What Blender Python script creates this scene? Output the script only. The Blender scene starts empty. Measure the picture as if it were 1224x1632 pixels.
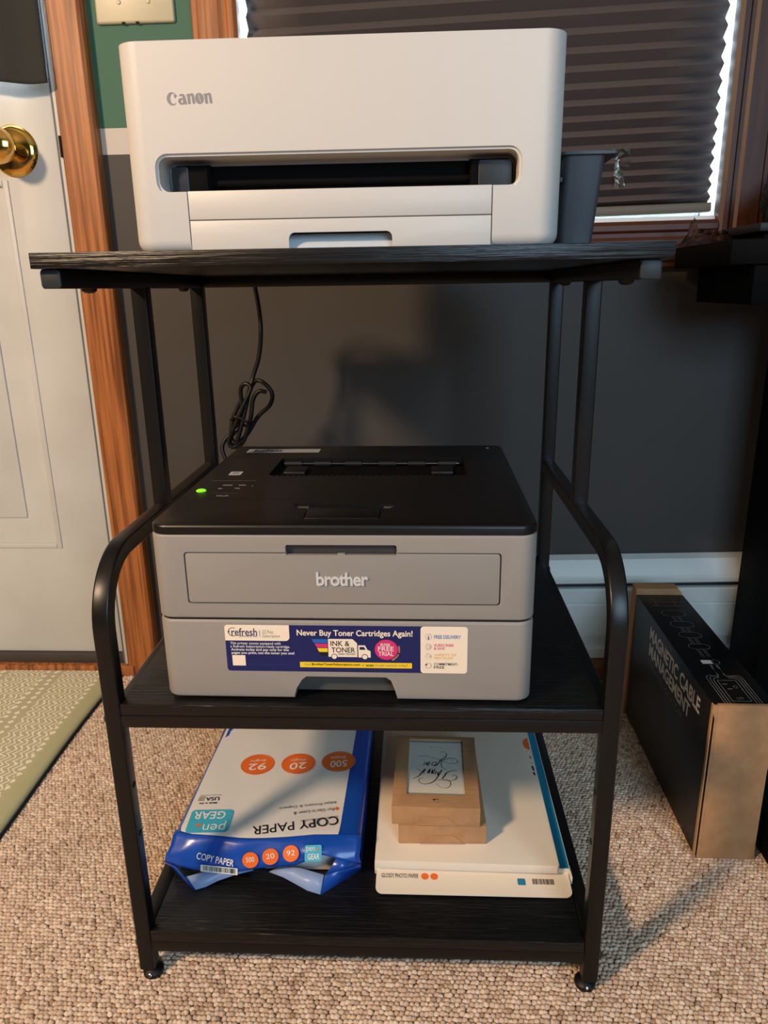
import bpy, bmesh, math, random
import numpy as np
from mathutils import Vector, Matrix
random.seed(7); np.random.seed(7)
S = bpy.context.scene; C = S.collection
PI = math.pi

# ------------------------------------------------------------------ camera
cam_d = bpy.data.cameras.new('camera'); cam = bpy.data.objects.new('camera', cam_d); C.objects.link(cam)
yaw, pitch, roll, fpx = -.0497, -.294, -.0157, 1178.97
fw = Vector((math.sin(yaw)*math.cos(pitch), math.cos(yaw)*math.cos(pitch), math.sin(pitch)))
rt = Vector((math.cos(yaw), -math.sin(yaw), 0)); up = rt.cross(fw)
rt, up = rt*math.cos(roll)+up*math.sin(roll), -rt*math.sin(roll)+up*math.cos(roll)
mw = Matrix((rt, up, -fw)).transposed().to_4x4(); mw.translation = (.059, -.6216, .7291)
cam.matrix_world = mw
cam_d.sensor_fit = 'VERTICAL'; cam_d.sensor_height = 36.0; cam_d.lens = 36.0*fpx/1632
cam_d.clip_start = .02; cam_d.clip_end = 60
S.camera = cam

# ------------------------------------------------------------------ light and exposure
w = bpy.data.worlds.new('sky'); S.world = w; w.use_nodes = True
w.node_tree.nodes['Background'].inputs[0].default_value = (.72, .88, 1, 1)
w.node_tree.nodes['Background'].inputs[1].default_value = 12.0
def area(name, loc, target, sx, sy, power, col, shape='RECTANGLE'):
    l = bpy.data.lights.new(name, 'AREA'); l.shape = shape; l.size = sx; l.size_y = sy; l.energy = power; l.color = col
    o = bpy.data.objects.new(name, l); C.objects.link(o); o.location = loc
    o.rotation_euler = (Vector(target)-Vector(loc)).to_track_quat('-Z', 'Y').to_euler()
    return o
area('floor_lamp_light', (-1.35, -1.30, 1.72), (0, .2, .4), .26, .26, 52, (1, .70, .45), 'DISK')
area('window_daylight', (1.0, -2.4, 1.45), (0, .3, .6), 1.0, 1.1, 42, (.54, .77, 1))
S.view_settings.view_transform = 'Standard'; S.view_settings.look = 'None'
S.view_settings.exposure = -0.16; S.view_settings.gamma = 1.0; S.view_settings.use_curve_mapping = False

# ------------------------------------------------------------------ materials
def lin(c):
    return tuple((x/12.92 if x <= .04045 else ((x+.055)/1.055)**2.4) for x in [v/255 for v in c])
MATS = {}
def mat(name, rgb, rough=.5, metal=0, spec=.5, noise=None, bump=None, emit=None, trans=0, alpha=1, coat=0, ior=1.45):
    """rgb in 0-255 sRGB; noise=(scale xyz, second rgb, detail); bump=(scale xyz, strength, distance)"""
    if name in MATS: return MATS[name]
    m = bpy.data.materials.new(name); m.use_nodes = True; nt = m.node_tree; b = nt.nodes['Principled BSDF']
    b.inputs['Base Color'].default_value = (*lin(rgb), 1); b.inputs['Roughness'].default_value = rough
    b.inputs['Metallic'].default_value = metal; b.inputs['Specular IOR Level'].default_value = spec
    b.inputs['IOR'].default_value = ior
    b.inputs['Transmission Weight'].default_value = trans; b.inputs['Alpha'].default_value = alpha
    b.inputs['Coat Weight'].default_value = coat; b.inputs['Coat Roughness'].default_value = .15
    def nz(scale, detail=4):
        tc = nt.nodes.new('ShaderNodeTexCoord'); mp = nt.nodes.new('ShaderNodeMapping'); n = nt.nodes.new('ShaderNodeTexNoise')
        mp.inputs['Scale'].default_value = scale; n.inputs['Scale'].default_value = 1; n.inputs['Detail'].default_value = detail
        nt.links.new(tc.outputs['Object'], mp.inputs['Vector']); nt.links.new(mp.outputs[0], n.inputs['Vector']); return n
    if noise:
        n = nz(noise[0], noise[2] if len(noise) > 2 else 4); r = nt.nodes.new('ShaderNodeValToRGB')
        lo, hi = noise[3] if len(noise) > 3 else (.35, .65)
        r.color_ramp.elements[0].position = lo; r.color_ramp.elements[1].position = hi
        r.color_ramp.elements[0].color = (*lin(rgb), 1); r.color_ramp.elements[1].color = (*lin(noise[1]), 1)
        nt.links.new(n.outputs[0], r.inputs[0]); nt.links.new(r.outputs[0], b.inputs['Base Color'])
    if bump:
        n = nz(bump[0]); bp = nt.nodes.new('ShaderNodeBump'); bp.inputs['Strength'].default_value = bump[1]; bp.inputs['Distance'].default_value = bump[2]
        nt.links.new(n.outputs[0], bp.inputs['Height']); nt.links.new(bp.outputs[0], b.inputs['Normal'])
    if emit:
        b.inputs['Emission Color'].default_value = (*lin(emit[0]), 1); b.inputs['Emission Strength'].default_value = emit[1]
    MATS[name] = m
    return m
def nodes(m): return m.node_tree, m.node_tree.nodes['Principled BSDF']
black_metal = mat('black powder coated steel', (15, 15, 16), .34, 0, .45, bump=((900, 900, 900), .05, .0003))
black_plastic = mat('black plastic', (13, 13, 14), .5)
dark_plastic = mat('dark moulded plastic', (5, 5, 6), .8, 0, .15)
slate_plastic = mat('slate plastic', (36, 41, 46), .5)
wood_black = mat('black wood grain film', (12, 12, 14), .34, noise=((26, 520, 520), (36, 36, 40), 5, (.58, .78)), bump=((14, 420, 420), .9, .0012))
canon_white = mat('warm white plastic', (208, 204, 198), .42, bump=((1500, 1500, 1500), .04, .0002))
canon_inner = mat('light grey tray plastic', (196, 204, 212), .45)
brother_grey = mat('grey printer plastic', (148, 143, 137), .46, bump=((1800, 1800, 1800), .05, .0002))
brother_black = mat('black textured plastic', (17, 17, 18), .36, bump=((2200, 2200, 2200), .12, .0002))
gap_dark = mat('shadow gap black', (10, 10, 11), .8)
white_ink = mat('white print', (236, 234, 226), .5)
grey_ink = mat('grey print', (138, 136, 134), .5)
light_grey_ink = mat('light grey print', (205, 205, 203), .4)
black_ink = mat('black print', (20, 20, 22), .5)
navy_ink = mat('navy print', (22, 32, 92), .4)
paper_white = mat('white paper', (238, 234, 226), .6)
orange_ink = mat('orange print', (238, 112, 40), .4)
teal_ink = mat('teal print', (18, 124, 160), .4)
cyan_ink = mat('cyan print', (64, 176, 205), .4)
kraft = mat('kraft cardboard', (176, 132, 92), .75, noise=((60, 600, 60), (188, 144, 102), 4))
door_white = mat('white door paint', (208, 207, 202), .45, noise=((6, 6, 6), (198, 196, 190), 5))
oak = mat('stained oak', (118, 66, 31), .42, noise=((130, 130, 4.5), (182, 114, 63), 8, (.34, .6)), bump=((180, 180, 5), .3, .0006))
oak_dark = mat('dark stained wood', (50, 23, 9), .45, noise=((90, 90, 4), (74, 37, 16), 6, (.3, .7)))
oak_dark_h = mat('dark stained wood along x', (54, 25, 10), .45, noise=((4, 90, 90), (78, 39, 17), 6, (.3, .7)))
brass = mat('polished brass', (224, 178, 92), .12, 1)
steel = mat('bright steel', (200, 200, 205), .2, 1)
ivory = mat('ivory plastic', (196, 188, 158), .35)
heater_white = mat('white enamel', (218, 224, 220), .4)
vinyl = mat('white window vinyl', (232, 236, 238), .4)
curtain_cloth = mat('charcoal cloth', (50, 50, 47), .9, bump=((1500, 60, 1500), .2, .001))
shade_cloth = mat('taupe shade fabric', (88, 80, 79), .9, bump=((1600, 1600, 1600), .1, .0003))
shade_rail = mat('taupe rail', (98, 92, 82), .5)
desk_black = mat('black desk laminate', (5, 5, 5), .75, 0, .15)
bin_grey = mat('dark grey moulded bin', (70, 70, 74), .42)
clear_film = mat('clear plastic film', (240, 240, 240), .04, trans=1, alpha=.5, ior=1.14)
cord_black = mat('black cable', (14, 14, 15), .4)

# ------------------------------------------------------------------ geometry helpers
FR = {}      # frame (world matrix) of every thing by object name
def link(o, parent=None):
    C.objects.link(o)
    if parent is not None: o.parent = parent
    return o
def thing(name, label, cat, loc=(0, 0, 0), rz=0, group=None):
    o = bpy.data.objects.new(name, None); o.empty_display_size = .05; link(o)
    o.location = loc; o.rotation_euler = (0, 0, rz); o['label'] = label; o['category'] = cat
    if group: o['group'] = group
    o['m'] = 1; FR[o.name] = Matrix.Translation(loc) @ Matrix.Rotation(rz, 4, 'Z'); del o['m']
    return o
def root(o):
    while o.parent: o = o.parent
    return o
def tag(o, label, cat, group=None):
    o['label'] = label; o['category'] = cat
    if group: o['group'] = group
    return o
def finish(me, ang=38):
    me.shade_smooth(); me.set_sharp_from_angle(angle=math.radians(ang)); return me
def mk(name, bm, m, parent=None, world=False, ang=38, kind=None, label=None):
    if isinstance(bm, bmesh.types.BMesh):
        bmesh.ops.recalc_face_normals(bm, faces=bm.faces)
        me = bpy.data.meshes.new(name); bm.to_mesh(me); bm.free()
    else: me = bm; me.name = name
    if world and parent is not None: me.transform(FR[root(parent).name].inverted())
    finish(me, ang)
    me.materials.clear()
    for x in (m if isinstance(m, (list, tuple)) else [m]): me.materials.append(x)
    o = bpy.data.objects.new(name, me); link(o, parent)
    if kind: o['kind'] = kind
    if label: o['label'] = label
    return o
def nb(): return bmesh.new()
def box(bm, x0, x1, y0, y1, z0, z1, bev=0, seg=2):
    r = bmesh.ops.create_cube(bm, size=1); vs = r['verts']
    for v in vs: v.co = Vector((x0+(v.co.x+.5)*(x1-x0), y0+(v.co.y+.5)*(y1-y0), z0+(v.co.z+.5)*(z1-z0)))
    if bev:
        es = list({e for v in vs for e in v.link_edges})
        bmesh.ops.bevel(bm, geom=es, offset=bev, segments=seg, affect='EDGES', profile=.5)
    return bm
def rrect(x0, x1, y0, y1, r, n=5):
    if not isinstance(r, (tuple, list)): r = (r,)*4     # order: low-low, high-low, high-high, low-high
    out = []
    for (cx, cy, a0, rr) in ((x0, y0, PI, r[0]), (x1, y0, 1.5*PI, r[1]), (x1, y1, 0, r[2]), (x0, y1, .5*PI, r[3])):
        if rr <= 0: out.append((cx, cy)); continue
        ox = cx+rr if cx == x0 else cx-rr; oy = cy+rr if cy == y0 else cy-rr
        for i in range(n+1):
            a = a0+i/n*PI/2; out.append((ox+rr*math.cos(a), oy+rr*math.sin(a)))
    return out
def prism(bm, pts, lo, hi, axis='z', bev=0, seg=3, which='both'):
    f = {'z': lambda u, v, t: (u, v, t), 'y': lambda u, v, t: (u, t, v), 'x': lambda u, v, t: (t, u, v)}[axis]
    a = [bm.verts.new(f(u, v, lo)) for u, v in pts]; b = [bm.verts.new(f(u, v, hi)) for u, v in pts]
    n = len(pts); fa = bm.faces.new(a[::-1]); fb = bm.faces.new(b)
    for i in range(n): bm.faces.new((a[i], a[(i+1) % n], b[(i+1) % n], b[i]))
    if bev:
        bmesh.ops.recalc_face_normals(bm, faces=bm.faces); bm.normal_update()
        es = []
        if which in ('both', 'lo'): es += list(fa.edges)
        if which in ('both', 'hi'): es += list(fb.edges)
        bmesh.ops.bevel(bm, geom=es, offset=bev, segments=seg, affect='EDGES', profile=.5)
    return bm
def boolean(bm, cutters, op='DIFFERENCE'):
    def tmp(b):
        bmesh.ops.recalc_face_normals(b, faces=b.faces)
        me = bpy.data.meshes.new('tmp'); b.to_mesh(me); b.free(); o = bpy.data.objects.new('tmp', me); C.objects.link(o); return o
    o = tmp(bm); cs = [tmp(c) for c in cutters]
    for c in cs:
        md = o.modifiers.new('b', 'BOOLEAN'); md.operation = op; md.object = c; md.solver = 'EXACT'
    bpy.context.view_layer.update()
    me = bpy.data.meshes.new_from_object(o.evaluated_get(bpy.context.evaluated_depsgraph_get()))
    r = bmesh.new(); r.from_mesh(me); bpy.data.meshes.remove(me)
    for x in [o]+cs:
        d = x.data; bpy.data.objects.remove(x); bpy.data.meshes.remove(d)
    return r
def cyl(bm, c, axis, r, h, n=20, r2=None, bev=0):
    """cylinder from point c along unit axis"""
    ax = Vector(axis).normalized(); q = ax.to_track_quat('Z', 'Y').to_matrix().to_4x4()
    m = Matrix.Translation(Vector(c)+ax*h/2) @ q
    res = bmesh.ops.create_cone(bm, cap_ends=True, segments=n, radius1=r, radius2=r if r2 is None else r2, depth=h, matrix=m)
    if bev:
        es = [e for v in res['verts'] for e in v.link_edges if len(e.link_faces) == 2 and any(len(f.verts) > 4 for f in e.link_faces)]
        bmesh.ops.bevel(bm, geom=list(set(es)), offset=bev, segments=2, affect='EDGES')
    return bm
def lathe(bm, prof, c, axis, n=28):
    """prof [(r, t)] about axis through c"""
    ax = Vector(axis).normalized(); q = ax.to_track_quat('Z', 'Y').to_matrix()
    rings = []
    for r, t in prof:
        if r < 1e-6: rings.append([bm.verts.new(Vector(c)+ax*t)])
        else: rings.append([bm.verts.new(Vector(c)+q @ Vector((r*math.cos(2*PI*i/n), r*math.sin(2*PI*i/n), t))) for i in range(n)])
    for a, b in zip(rings, rings[1:]):
        for i in range(n):
            j = (i+1) % n
            if len(a) == 1 and len(b) > 1: bm.faces.new((a[0], b[i], b[j]))
            elif len(b) == 1 and len(a) > 1: bm.faces.new((a[i], b[0], a[j]))
            elif len(a) > 1: bm.faces.new((a[i], a[j], b[j], b[i]))
    return bm
def smooth_path(pts, n=8):
    P = [Vector(p) for p in pts]; P = [2*P[0]-P[1]]+P+[2*P[-1]-P[-2]]; out = []
    for i in range(1, len(P)-2):
        for k in range(n):
            t = k/n; a, b, c, d = P[i-1:i+3]
            out.append(.5*((2*b)+(c-a)*t+(2*a-5*b+4*c-d)*t*t+(3*b-a-3*c+d)*t**3))
    out.append(P[-2]); return out
def tube(bm, pts, prof, caps=True, ref=None):
    """sweep closed 2-D profile along pts; ref fixes the profile's u axis"""
    pts = [Vector(p) for p in pts]; rings = []; u = Vector(ref) if ref else None
    for i, p in enumerate(pts):
        t = (pts[min(i+1, len(pts)-1)]-pts[max(i-1, 0)]).normalized()
        if u is None: u = t.orthogonal()
        uu = (u-t*u.dot(t)).normalized(); v = t.cross(uu); u = uu if ref is None else u
        rings.append([bm.verts.new(p+uu*a+v*b) for a, b in prof])
    n = len(prof)
    for a, b in zip(rings, rings[1:]):
        for i in range(n): bm.faces.new((a[i], a[(i+1) % n], b[(i+1) % n], b[i]))
    if caps: bm.faces.new(rings[0][::-1]); bm.faces.new(rings[-1])
    return bm
def circ(r, n=10): return [(r*math.cos(2*PI*i/n), r*math.sin(2*PI*i/n)) for i in range(n)]
def sq(wd, h, r=.0025, n=3): return rrect(-wd/2, wd/2, -h/2, h/2, r, n)
def grid(bm, rows, mat_index=0):
    vs = [[bm.verts.new(p) for p in r] for r in rows]; fs = []
    for a, b in zip(vs, vs[1:]):
        for i in range(len(a)-1):
            f = bm.faces.new((a[i], a[i+1], b[i+1], b[i])); f.material_index = mat_index; fs.append(f)
    return fs
# flat print: frame = (origin, ex, ey) in the thing's own coordinates
def frame(o, ex, ey): return Vector(o), Vector(ex), Vector(ey)
def put(me, fr):
    o, ex, ey = fr; ez = ex.cross(ey).normalized()
    for v in me.vertices: v.co = o+ex*v.co.x+ey*v.co.y+ez*v.co.z
def curve_mesh(cu):
    ob = bpy.data.objects.new('tmp', cu); C.objects.link(ob); bpy.context.view_layer.update()
    me = bpy.data.meshes.new_from_object(ob.evaluated_get(bpy.context.evaluated_depsgraph_get()))
    bpy.data.objects.remove(ob); bpy.data.curves.remove(cu); return me
def text(name, s, rect, fr, m, parent, bold=0., world=False, shear=0, spacing=1., ex=0., line=1.):
    cu = bpy.data.curves.new('t', 'FONT'); cu.body = s; cu.offset = bold; cu.shear = shear; cu.space_character = spacing; cu.extrude = ex; cu.space_line = line
    cu.resolution_u = 4
    me = curve_mesh(cu)
    co = np.array([v.co[:] for v in me.vertices])
    x0, y0 = co[:, :2].min(0); x1, y1 = co[:, :2].max(0); a, b, c, d = rect
    sx, sy = (c-a)/(x1-x0), (d-b)/(y1-y0)
    for v in me.vertices: v.co = Vector((a+(v.co.x-x0)*sx, b+(v.co.y-y0)*sy, v.co.z*sy))
    put(me, fr)
    return mk(name, me, m, parent, world)
def shape(name, loops, fr, m, parent, world=False, lift=0.):
    cu = bpy.data.curves.new('t', 'CURVE'); cu.dimensions = '2D'; cu.fill_mode = 'BOTH'
    for pts in loops:
        sp = cu.splines.new('POLY'); sp.points.add(len(pts)-1); sp.use_cyclic_u = True
        for p, (x, y) in zip(sp.points, pts): p.co = (x, y, 0, 1)
    me = curve_mesh(cu)
    for v in me.vertices: v.co.z = lift
    put(me, fr); return mk(name, me, m, parent, world)
def ribbon(name, strokes, fr, m, parent, world=False, lift=0.):
    """strokes [(points, width start..)]: flat brush lines of varying width"""
    bm = nb()
    for pts, wd in strokes:
        P = smooth_path([(x, y, 0) for x, y in pts], 6); n = len(P); prev = None
        for i, p in enumerate(P):
            t = (P[min(i+1, n-1)]-P[max(i-1, 0)]).normalized(); nn = Vector((-t.y, t.x, 0))
            k = i/(n-1); ww = wd if not isinstance(wd, tuple) else np.interp(k, np.linspace(0, 1, len(wd)), wd)
            a = bm.verts.new(p+nn*ww/2+Vector((0, 0, lift))); b = bm.verts.new(p-nn*ww/2+Vector((0, 0, lift)))
            if prev: bm.faces.new((prev[0], prev[1], b, a))
            prev = (a, b)
    me = bpy.data.meshes.new(name); bm.to_mesh(me); bm.free(); put(me, fr)
    return mk(name, me, m, parent, world)
def ell(cx, cy, rx, ry, n=28, a0=0, a1=2*PI):
    full = abs(a1-a0-2*PI) < 1e-6
    return [(cx+rx*math.cos(a0+(a1-a0)*i/(n if full else n-1)), cy+ry*math.sin(a0+(a1-a0)*i/(n if full else n-1))) for i in range(n)]

# ================================================================== the setting
YW = .69; SH = .018           # wall plane; the old house's sills and heater run slightly uphill to the right
def hz(x): return SH*(x-.2)
def shear(bm, k=SH):
    for v in bm.verts: v.co.z += k*(v.co.x-.2)
    return bm
# floor: carpet backing, with woven loops built where the photo shows them
floor_m = mat('carpet backing', (176, 144, 118), .95, noise=((90, 120, 90), (204, 174, 146), 5), bump=((150, 180, 150), 1, .004))
bm = nb(); box(bm, -2.4, 2.4, -3.0, .80, -.06, -.0035); floor = mk('floor', bm, floor_m, kind='structure')
def carpet():
    px, py = .0053, .0054
    xs = np.arange(-.62, .98, px); ys = np.arange(-.22, .664, py)
    gx, gy = np.meshgrid(xs, ys); gx = gx+((np.arange(len(ys)) % 2)*px*.5)[:, None]
    gx = gx.ravel()+np.random.normal(0, .0007, gx.size); gy = gy.ravel()+np.random.normal(0, .00055, gy.size)+.0012*np.sin(gx*9)
    n = gx.size
    sx = np.random.uniform(.0032, .0044, n); sy = np.random.uniform(.0027, .0035, n); h = np.random.uniform(.0054, .0070, n)
    ang = np.random.normal(0, .3, n)
    k = 6; th = np.arange(k)*2*PI/k
    base = []
    for rr, zz in ((1., .42), (.70, .86)):
        base += [(rr*math.cos(t), rr*math.sin(t), zz) for t in th]
    base.append((0, 0, 1)); base = np.array(base); nv = len(base)
    bx = base[None, :, 0]*sx[:, None]; by = base[None, :, 1]*sy[:, None]
    vx = gx[:, None]+bx*np.cos(ang)[:, None]-by*np.sin(ang)[:, None]; vy = gy[:, None]+bx*np.sin(ang)[:, None]+by*np.cos(ang)[:, None]
    vz = -.0042+base[None, :, 2]*h[:, None]
    co = np.stack([vx, vy, vz], -1).reshape(-1, 3).astype(np.float32)
    quads = []; tris = []
    for i in range(k):
        j = (i+1) % k; quads.append((i, j, k+j, k+i)); tris.append((k+i, k+j, 2*k))
    off = (np.arange(n)*nv)[:, None, None]
    q = (np.array(quads)[None]+off).reshape(-1); t = (np.array(tris)[None]+off).reshape(-1)
    loops = np.concatenate([q, t]).astype(np.int32); nq, nt_ = n*k, n*k
    starts = np.concatenate([np.arange(nq)*4, nq*4+np.arange(nt_)*3]).astype(np.int32)
    me = bpy.data.meshes.new('carpet_loop'); me.vertices.add(len(co)); me.vertices.foreach_set('co', co.ravel())
    me.loops.add(len(loops)); me.loops.foreach_set('vertex_index', loops)
    me.polygons.add(nq+nt_); me.polygons.foreach_set('loop_start', starts); me.update(calc_edges=True)
    at = me.attributes.new('tone', 'FLOAT', 'POINT'); at.data.foreach_set('value', np.repeat(np.random.random(n), nv).astype(np.float32))
    me.polygons.foreach_set('use_smooth', np.ones(nq+nt_, dtype=bool))
    m = bpy.data.materials.new('wool carpet loops'); m.use_nodes = True; nt, b = nodes(m)
    b.inputs['Roughness'].default_value = .95; b.inputs['Specular IOR Level'].default_value = .1
    tcb = nt.nodes.new('ShaderNodeTexCoord'); nb_ = nt.nodes.new('ShaderNodeTexNoise'); nb_.inputs['Scale'].default_value = 700; bpn = nt.nodes.new('ShaderNodeBump'); bpn.inputs['Strength'].default_value = .6; bpn.inputs['Distance'].default_value = .0012
    nt.links.new(tcb.outputs['Object'], nb_.inputs['Vector']); nt.links.new(nb_.outputs[0], bpn.inputs['Height']); nt.links.new(bpn.outputs[0], b.inputs['Normal'])
    a = nt.nodes.new('ShaderNodeAttribute'); a.attribute_name = 'tone'
    r = nt.nodes.new('ShaderNodeValToRGB'); e = r.color_ramp.elements
    e[0].position = 0; e[0].color = (*lin((168, 140, 116)), 1); e[1].position = 1; e[1].color = (*lin((244, 224, 202)), 1)
    for p, c in ((.06, (202, 174, 150)), (.5, (222, 197, 174)), (.8, (232, 209, 187))):
        x = e.new(p); x.color = (*lin(c), 1)
    tc = nt.nodes.new('ShaderNodeTexCoord'); nz = nt.nodes.new('ShaderNodeTexNoise'); nz.inputs['Scale'].default_value = 9
    mx = nt.nodes.new('ShaderNodeMixRGB'); mx.blend_type = 'MULTIPLY'; mx.inputs[0].default_value = .35
    r2 = nt.nodes.new('ShaderNodeValToRGB'); r2.color_ramp.elements[0].position = .3; r2.color_ramp.elements[0].color = (.62, .6, .6, 1); r2.color_ramp.elements[1].position = .65
    nt.links.new(tc.outputs['Object'], nz.inputs['Vector']); nt.links.new(nz.outputs[0], r2.inputs[0])
    nt.links.new(a.outputs['Fac'], r.inputs[0]); nt.links.new(r.outputs[0], mx.inputs[1]); nt.links.new(r2.outputs[0], mx.inputs[2])
    nt.links.new(mx.outputs[0], b.inputs['Base Color'])
    me.materials.append(m); o = bpy.data.objects.new('carpet_loop', me); link(o, floor); o['kind'] = 'stuff'
carpet()

# walls
wall_m = mat('painted wall', (80, 76, 73), .62, bump=((260, 260, 260), .08, .0006))
nt, b = nodes(wall_m)
tc = nt.nodes.new('ShaderNodeTexCoord'); sp = nt.nodes.new('ShaderNodeSeparateXYZ'); nt.links.new(tc.outputs['Object'], sp.inputs[0])
ramp = nt.nodes.new('ShaderNodeValToRGB'); ramp.color_ramp.interpolation = 'CONSTANT'; e = ramp.color_ramp.elements
e[0].position = 0; e[0].color = (*lin((70, 67, 65)), 1); e[1].position = .9425/2; e[1].color = (*lin((206, 198, 188)), 1)
x = e.new(.981/2); x.color = (*lin((62, 108, 88)), 1)
dv = nt.nodes.new('ShaderNodeMath'); dv.operation = 'DIVIDE'; dv.inputs[1].default_value = 2
nt.links.new(sp.outputs[2], dv.inputs[0]); nt.links.new(dv.outputs[0], ramp.inputs[0]); nt.links.new(ramp.outputs[0], b.inputs['Base Color'])
WX0, WX1, WZ0, WZ1 = -.225, .545, .828, 2.02          # window opening
DX1 = -.527                                            # right edge of the door opening
bm = nb()
for (x0, x1, z0, z1) in ((DX1, WX0, -.05, 2.45), (WX0, WX1, -.05, WZ0), (WX0, WX1, WZ1, 2.45), (WX1, 2.4, -.05, 2.45), (-2.4, -1.42, -.05, 2.45), (-1.42, DX1, 2.05, 2.45)):
    box(bm, x0, x1, YW, YW+.11, z0, z1)
mk('wall_back', bm, wall_m, kind='structure')
ceil_m = mat('white ceiling paint', (205, 200, 190), .8)
bm = nb(); box(bm, -2.5, -2.4, -3.1, .80, -.05, 2.45); mk('wall_left', bm, wall_m, kind='structure')
bm = nb(); box(bm, 2.4, 2.5, -3.1, .80, -.05, 2.45); mk('wall_right', bm, wall_m, kind='structure')
bm = nb(); box(bm, -2.5, 2.5, -3.2, -3.1, -.05, 2.45); mk('wall_front', bm, wall_m, kind='structure')
bm = nb(); box(bm, -2.5, 2.5, -3.2, .80, 2.45, 2.52); mk('ceiling', bm, ceil_m, kind='structure')

# wooden shoe strip and baseboard heater
bm = nb(); box(bm, -.44, 2.3, .668, .6905, -.004, .044, .003); mk('baseboard_back', shear(bm, .004), mat('oak strip', (126, 84, 44), .5, noise=((4, 90, 90), (150, 104, 58), 6)), kind='structure')
ht = thing('baseboard_heater', 'long white enamel baseboard heater running along the foot of the wall', 'heater', (.9, .66, .04))
prof = [(.6895, .246), (.684, .248), (.668, .243), (.661, .215), (.659, .2115), (.6565, .2085), (.6565, .2015), (.659, .199), (.6895, .199)]
bm = nb(); prism(bm, prof, -.40, 2.2, 'x'); mk('top_cover', shear(bm), heater_white, ht, True, 20)
bm = nb(); box(bm, -.40, 2.2, .672, .689, .184, .199); mk('air_gap', shear(bm), slate_plastic, ht, True)
bm = nb(); prism(bm, [(.6895, .188), (.662, .188), (.659, .185), (.659, .160), (.661, .158), (.659, .156), (.659, .092), (.667, .088), (.667, .070), (.659, .066), (.659, .048), (.664, .044), (.6895, .044)], -.40, 2.2, 'x')
mk('front_panel', shear(bm), heater_white, ht, True, 20)

# door
door = bpy.data.objects.new('door_1', None); link(door); door['kind'] = 'structure'
bm = nb(); box(bm, -1.40, -.5285, .684, .726, .043, 2.03, .002)
def panel_cut(x0, x1, z0, z1):
    c = nb(); prism(c, rrect(x0, x1, z0, z1, .004, 2), .6762, .6878, 'y'); return c
gl = nb(); box(gl, -1.27, -.60, .60, .80, 1.075, 1.86)
bm = boolean(bm, [panel_cut(-1.29, -.632, .272, .90), gl])
mk('slab', bm, door_white, door)
bm = nb(); box(bm, -1.271, -.599, .702, .706, 1.074, 1.861); mk('pane', bm, mat('door glass', (250, 252, 252), .02, alpha=.06), door)
bm = nb()
for (x0, x1, z0, z1) in ((-1.29, -.58, 1.063, 1.075), (-1.29, -.58, 1.86, 1.88), (-1.29, -1.27, 1.075, 1.86), (-.60, -.58, 1.075, 1.86)):
    box(bm, x0, x1, .6795, .686, z0, z1, .002)
mk('glazing_frame', bm, door_white, door)
bm = nb(); prism(bm, rrect(-1.245, -.682, .322, .85, .003, 2), .6838, .6885, 'y', .0035, 2, 'lo'); mk('raised_panel', bm, door_white, door)
bm = nb()
for (x0, x1, z0, z1) in ((-1.29, -.632, .262, .272), (-1.29, -.632, .9, .91), (-.632, -.622, .262, .91), (-1.30, -1.29, .262, .91)):
    box(bm, x0, x1, .6815, .686, z0, z1, .002)
mk('panel_moulding', bm, door_white, door)
bm = nb(); box(bm, -1.40, -.527, .676, .72, .020, .0425, .004); mk('door_sweep', bm, mat('dark bronze sweep', (70, 62, 56), .45), door)
bm = nb(); box(bm, -1.42, -.505, .664, .76, -.004, .0215, .003); mk('threshold', bm, oak, door)
bm = nb(); box(bm, -.5285, -.5245, .676, .73, .02, 2.04); mk('weatherstrip', bm, mat('grey weatherstrip', (96, 102, 106), .6), door)
bm = nb(); box(bm, -.5245, -.5185, .674, .735, -.003, 2.04, .001); mk('jamb', bm, mat('pale jamb paint', (206, 204, 198), .5), door)
bm = nb(); box(bm, -.5215, -.5180, .6690, .69, .940, .972, .0008); mk('strike_plate', bm, gap_dark, door)
bm = nb(); lathe(bm, [(0, .0), (.0395, 0), (.0395, .002), (.036, .006), (.028, .0085), (.019, .010), (.012, .012), (.0115, .028), (.016, .034), (.0255, .044), (.0275, .054), (.025, .064), (.016, .070), (0, .0715)], (-.604, .6842, .953), (0, -1, 0), 40)
mk('door_knob', bm, brass, door)
# oak casing beside the door
bm = nb()
prof = [(-.5185, .690), (-.5185, .672), (-.515, .6695), (-.466, .6655), (-.461, .669), (-.4595, .673), (-.4595, .690)]
prism(bm, prof, -.003, 2.10, 'z', 0); mk('trim_1', bm, oak, kind='structure', ang=20)

# window
win = bpy.data.objects.new('window_1', None); link(win); win['kind'] = 'structure'
def casing_profile(lo, hi, flip):
    p = [(0, 0), (0, .020), (.006, .024), (.014, .024), (.018, .019), (.024, .019), (.029, .022), (.060, .022), (.064, .017), (.070, .017), (.073, .012), (.073, 0)]
    return p
def casing(name, x_in, direction, m, z0, z1):
    bm = nb(); prism(bm, [(x_in+direction*u, YW+.0005-d) for u, d in casing_profile(0, 0, 0)], z0, z1, 'z'); return mk(name, bm, m, win, ang=20)
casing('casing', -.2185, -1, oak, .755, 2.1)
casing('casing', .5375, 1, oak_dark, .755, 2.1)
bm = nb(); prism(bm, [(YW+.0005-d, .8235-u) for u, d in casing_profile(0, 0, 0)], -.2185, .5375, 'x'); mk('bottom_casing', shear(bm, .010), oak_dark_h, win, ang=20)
bm = nb(); box(bm, WX0-.0005, WX0+.0045, YW-.002, .80, WZ0, WZ1); box(bm, WX1-.0045, WX1+.0005, YW-.002, .80, WZ0, WZ1); mk('jamb_liner', bm, vinyl, win)
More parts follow.
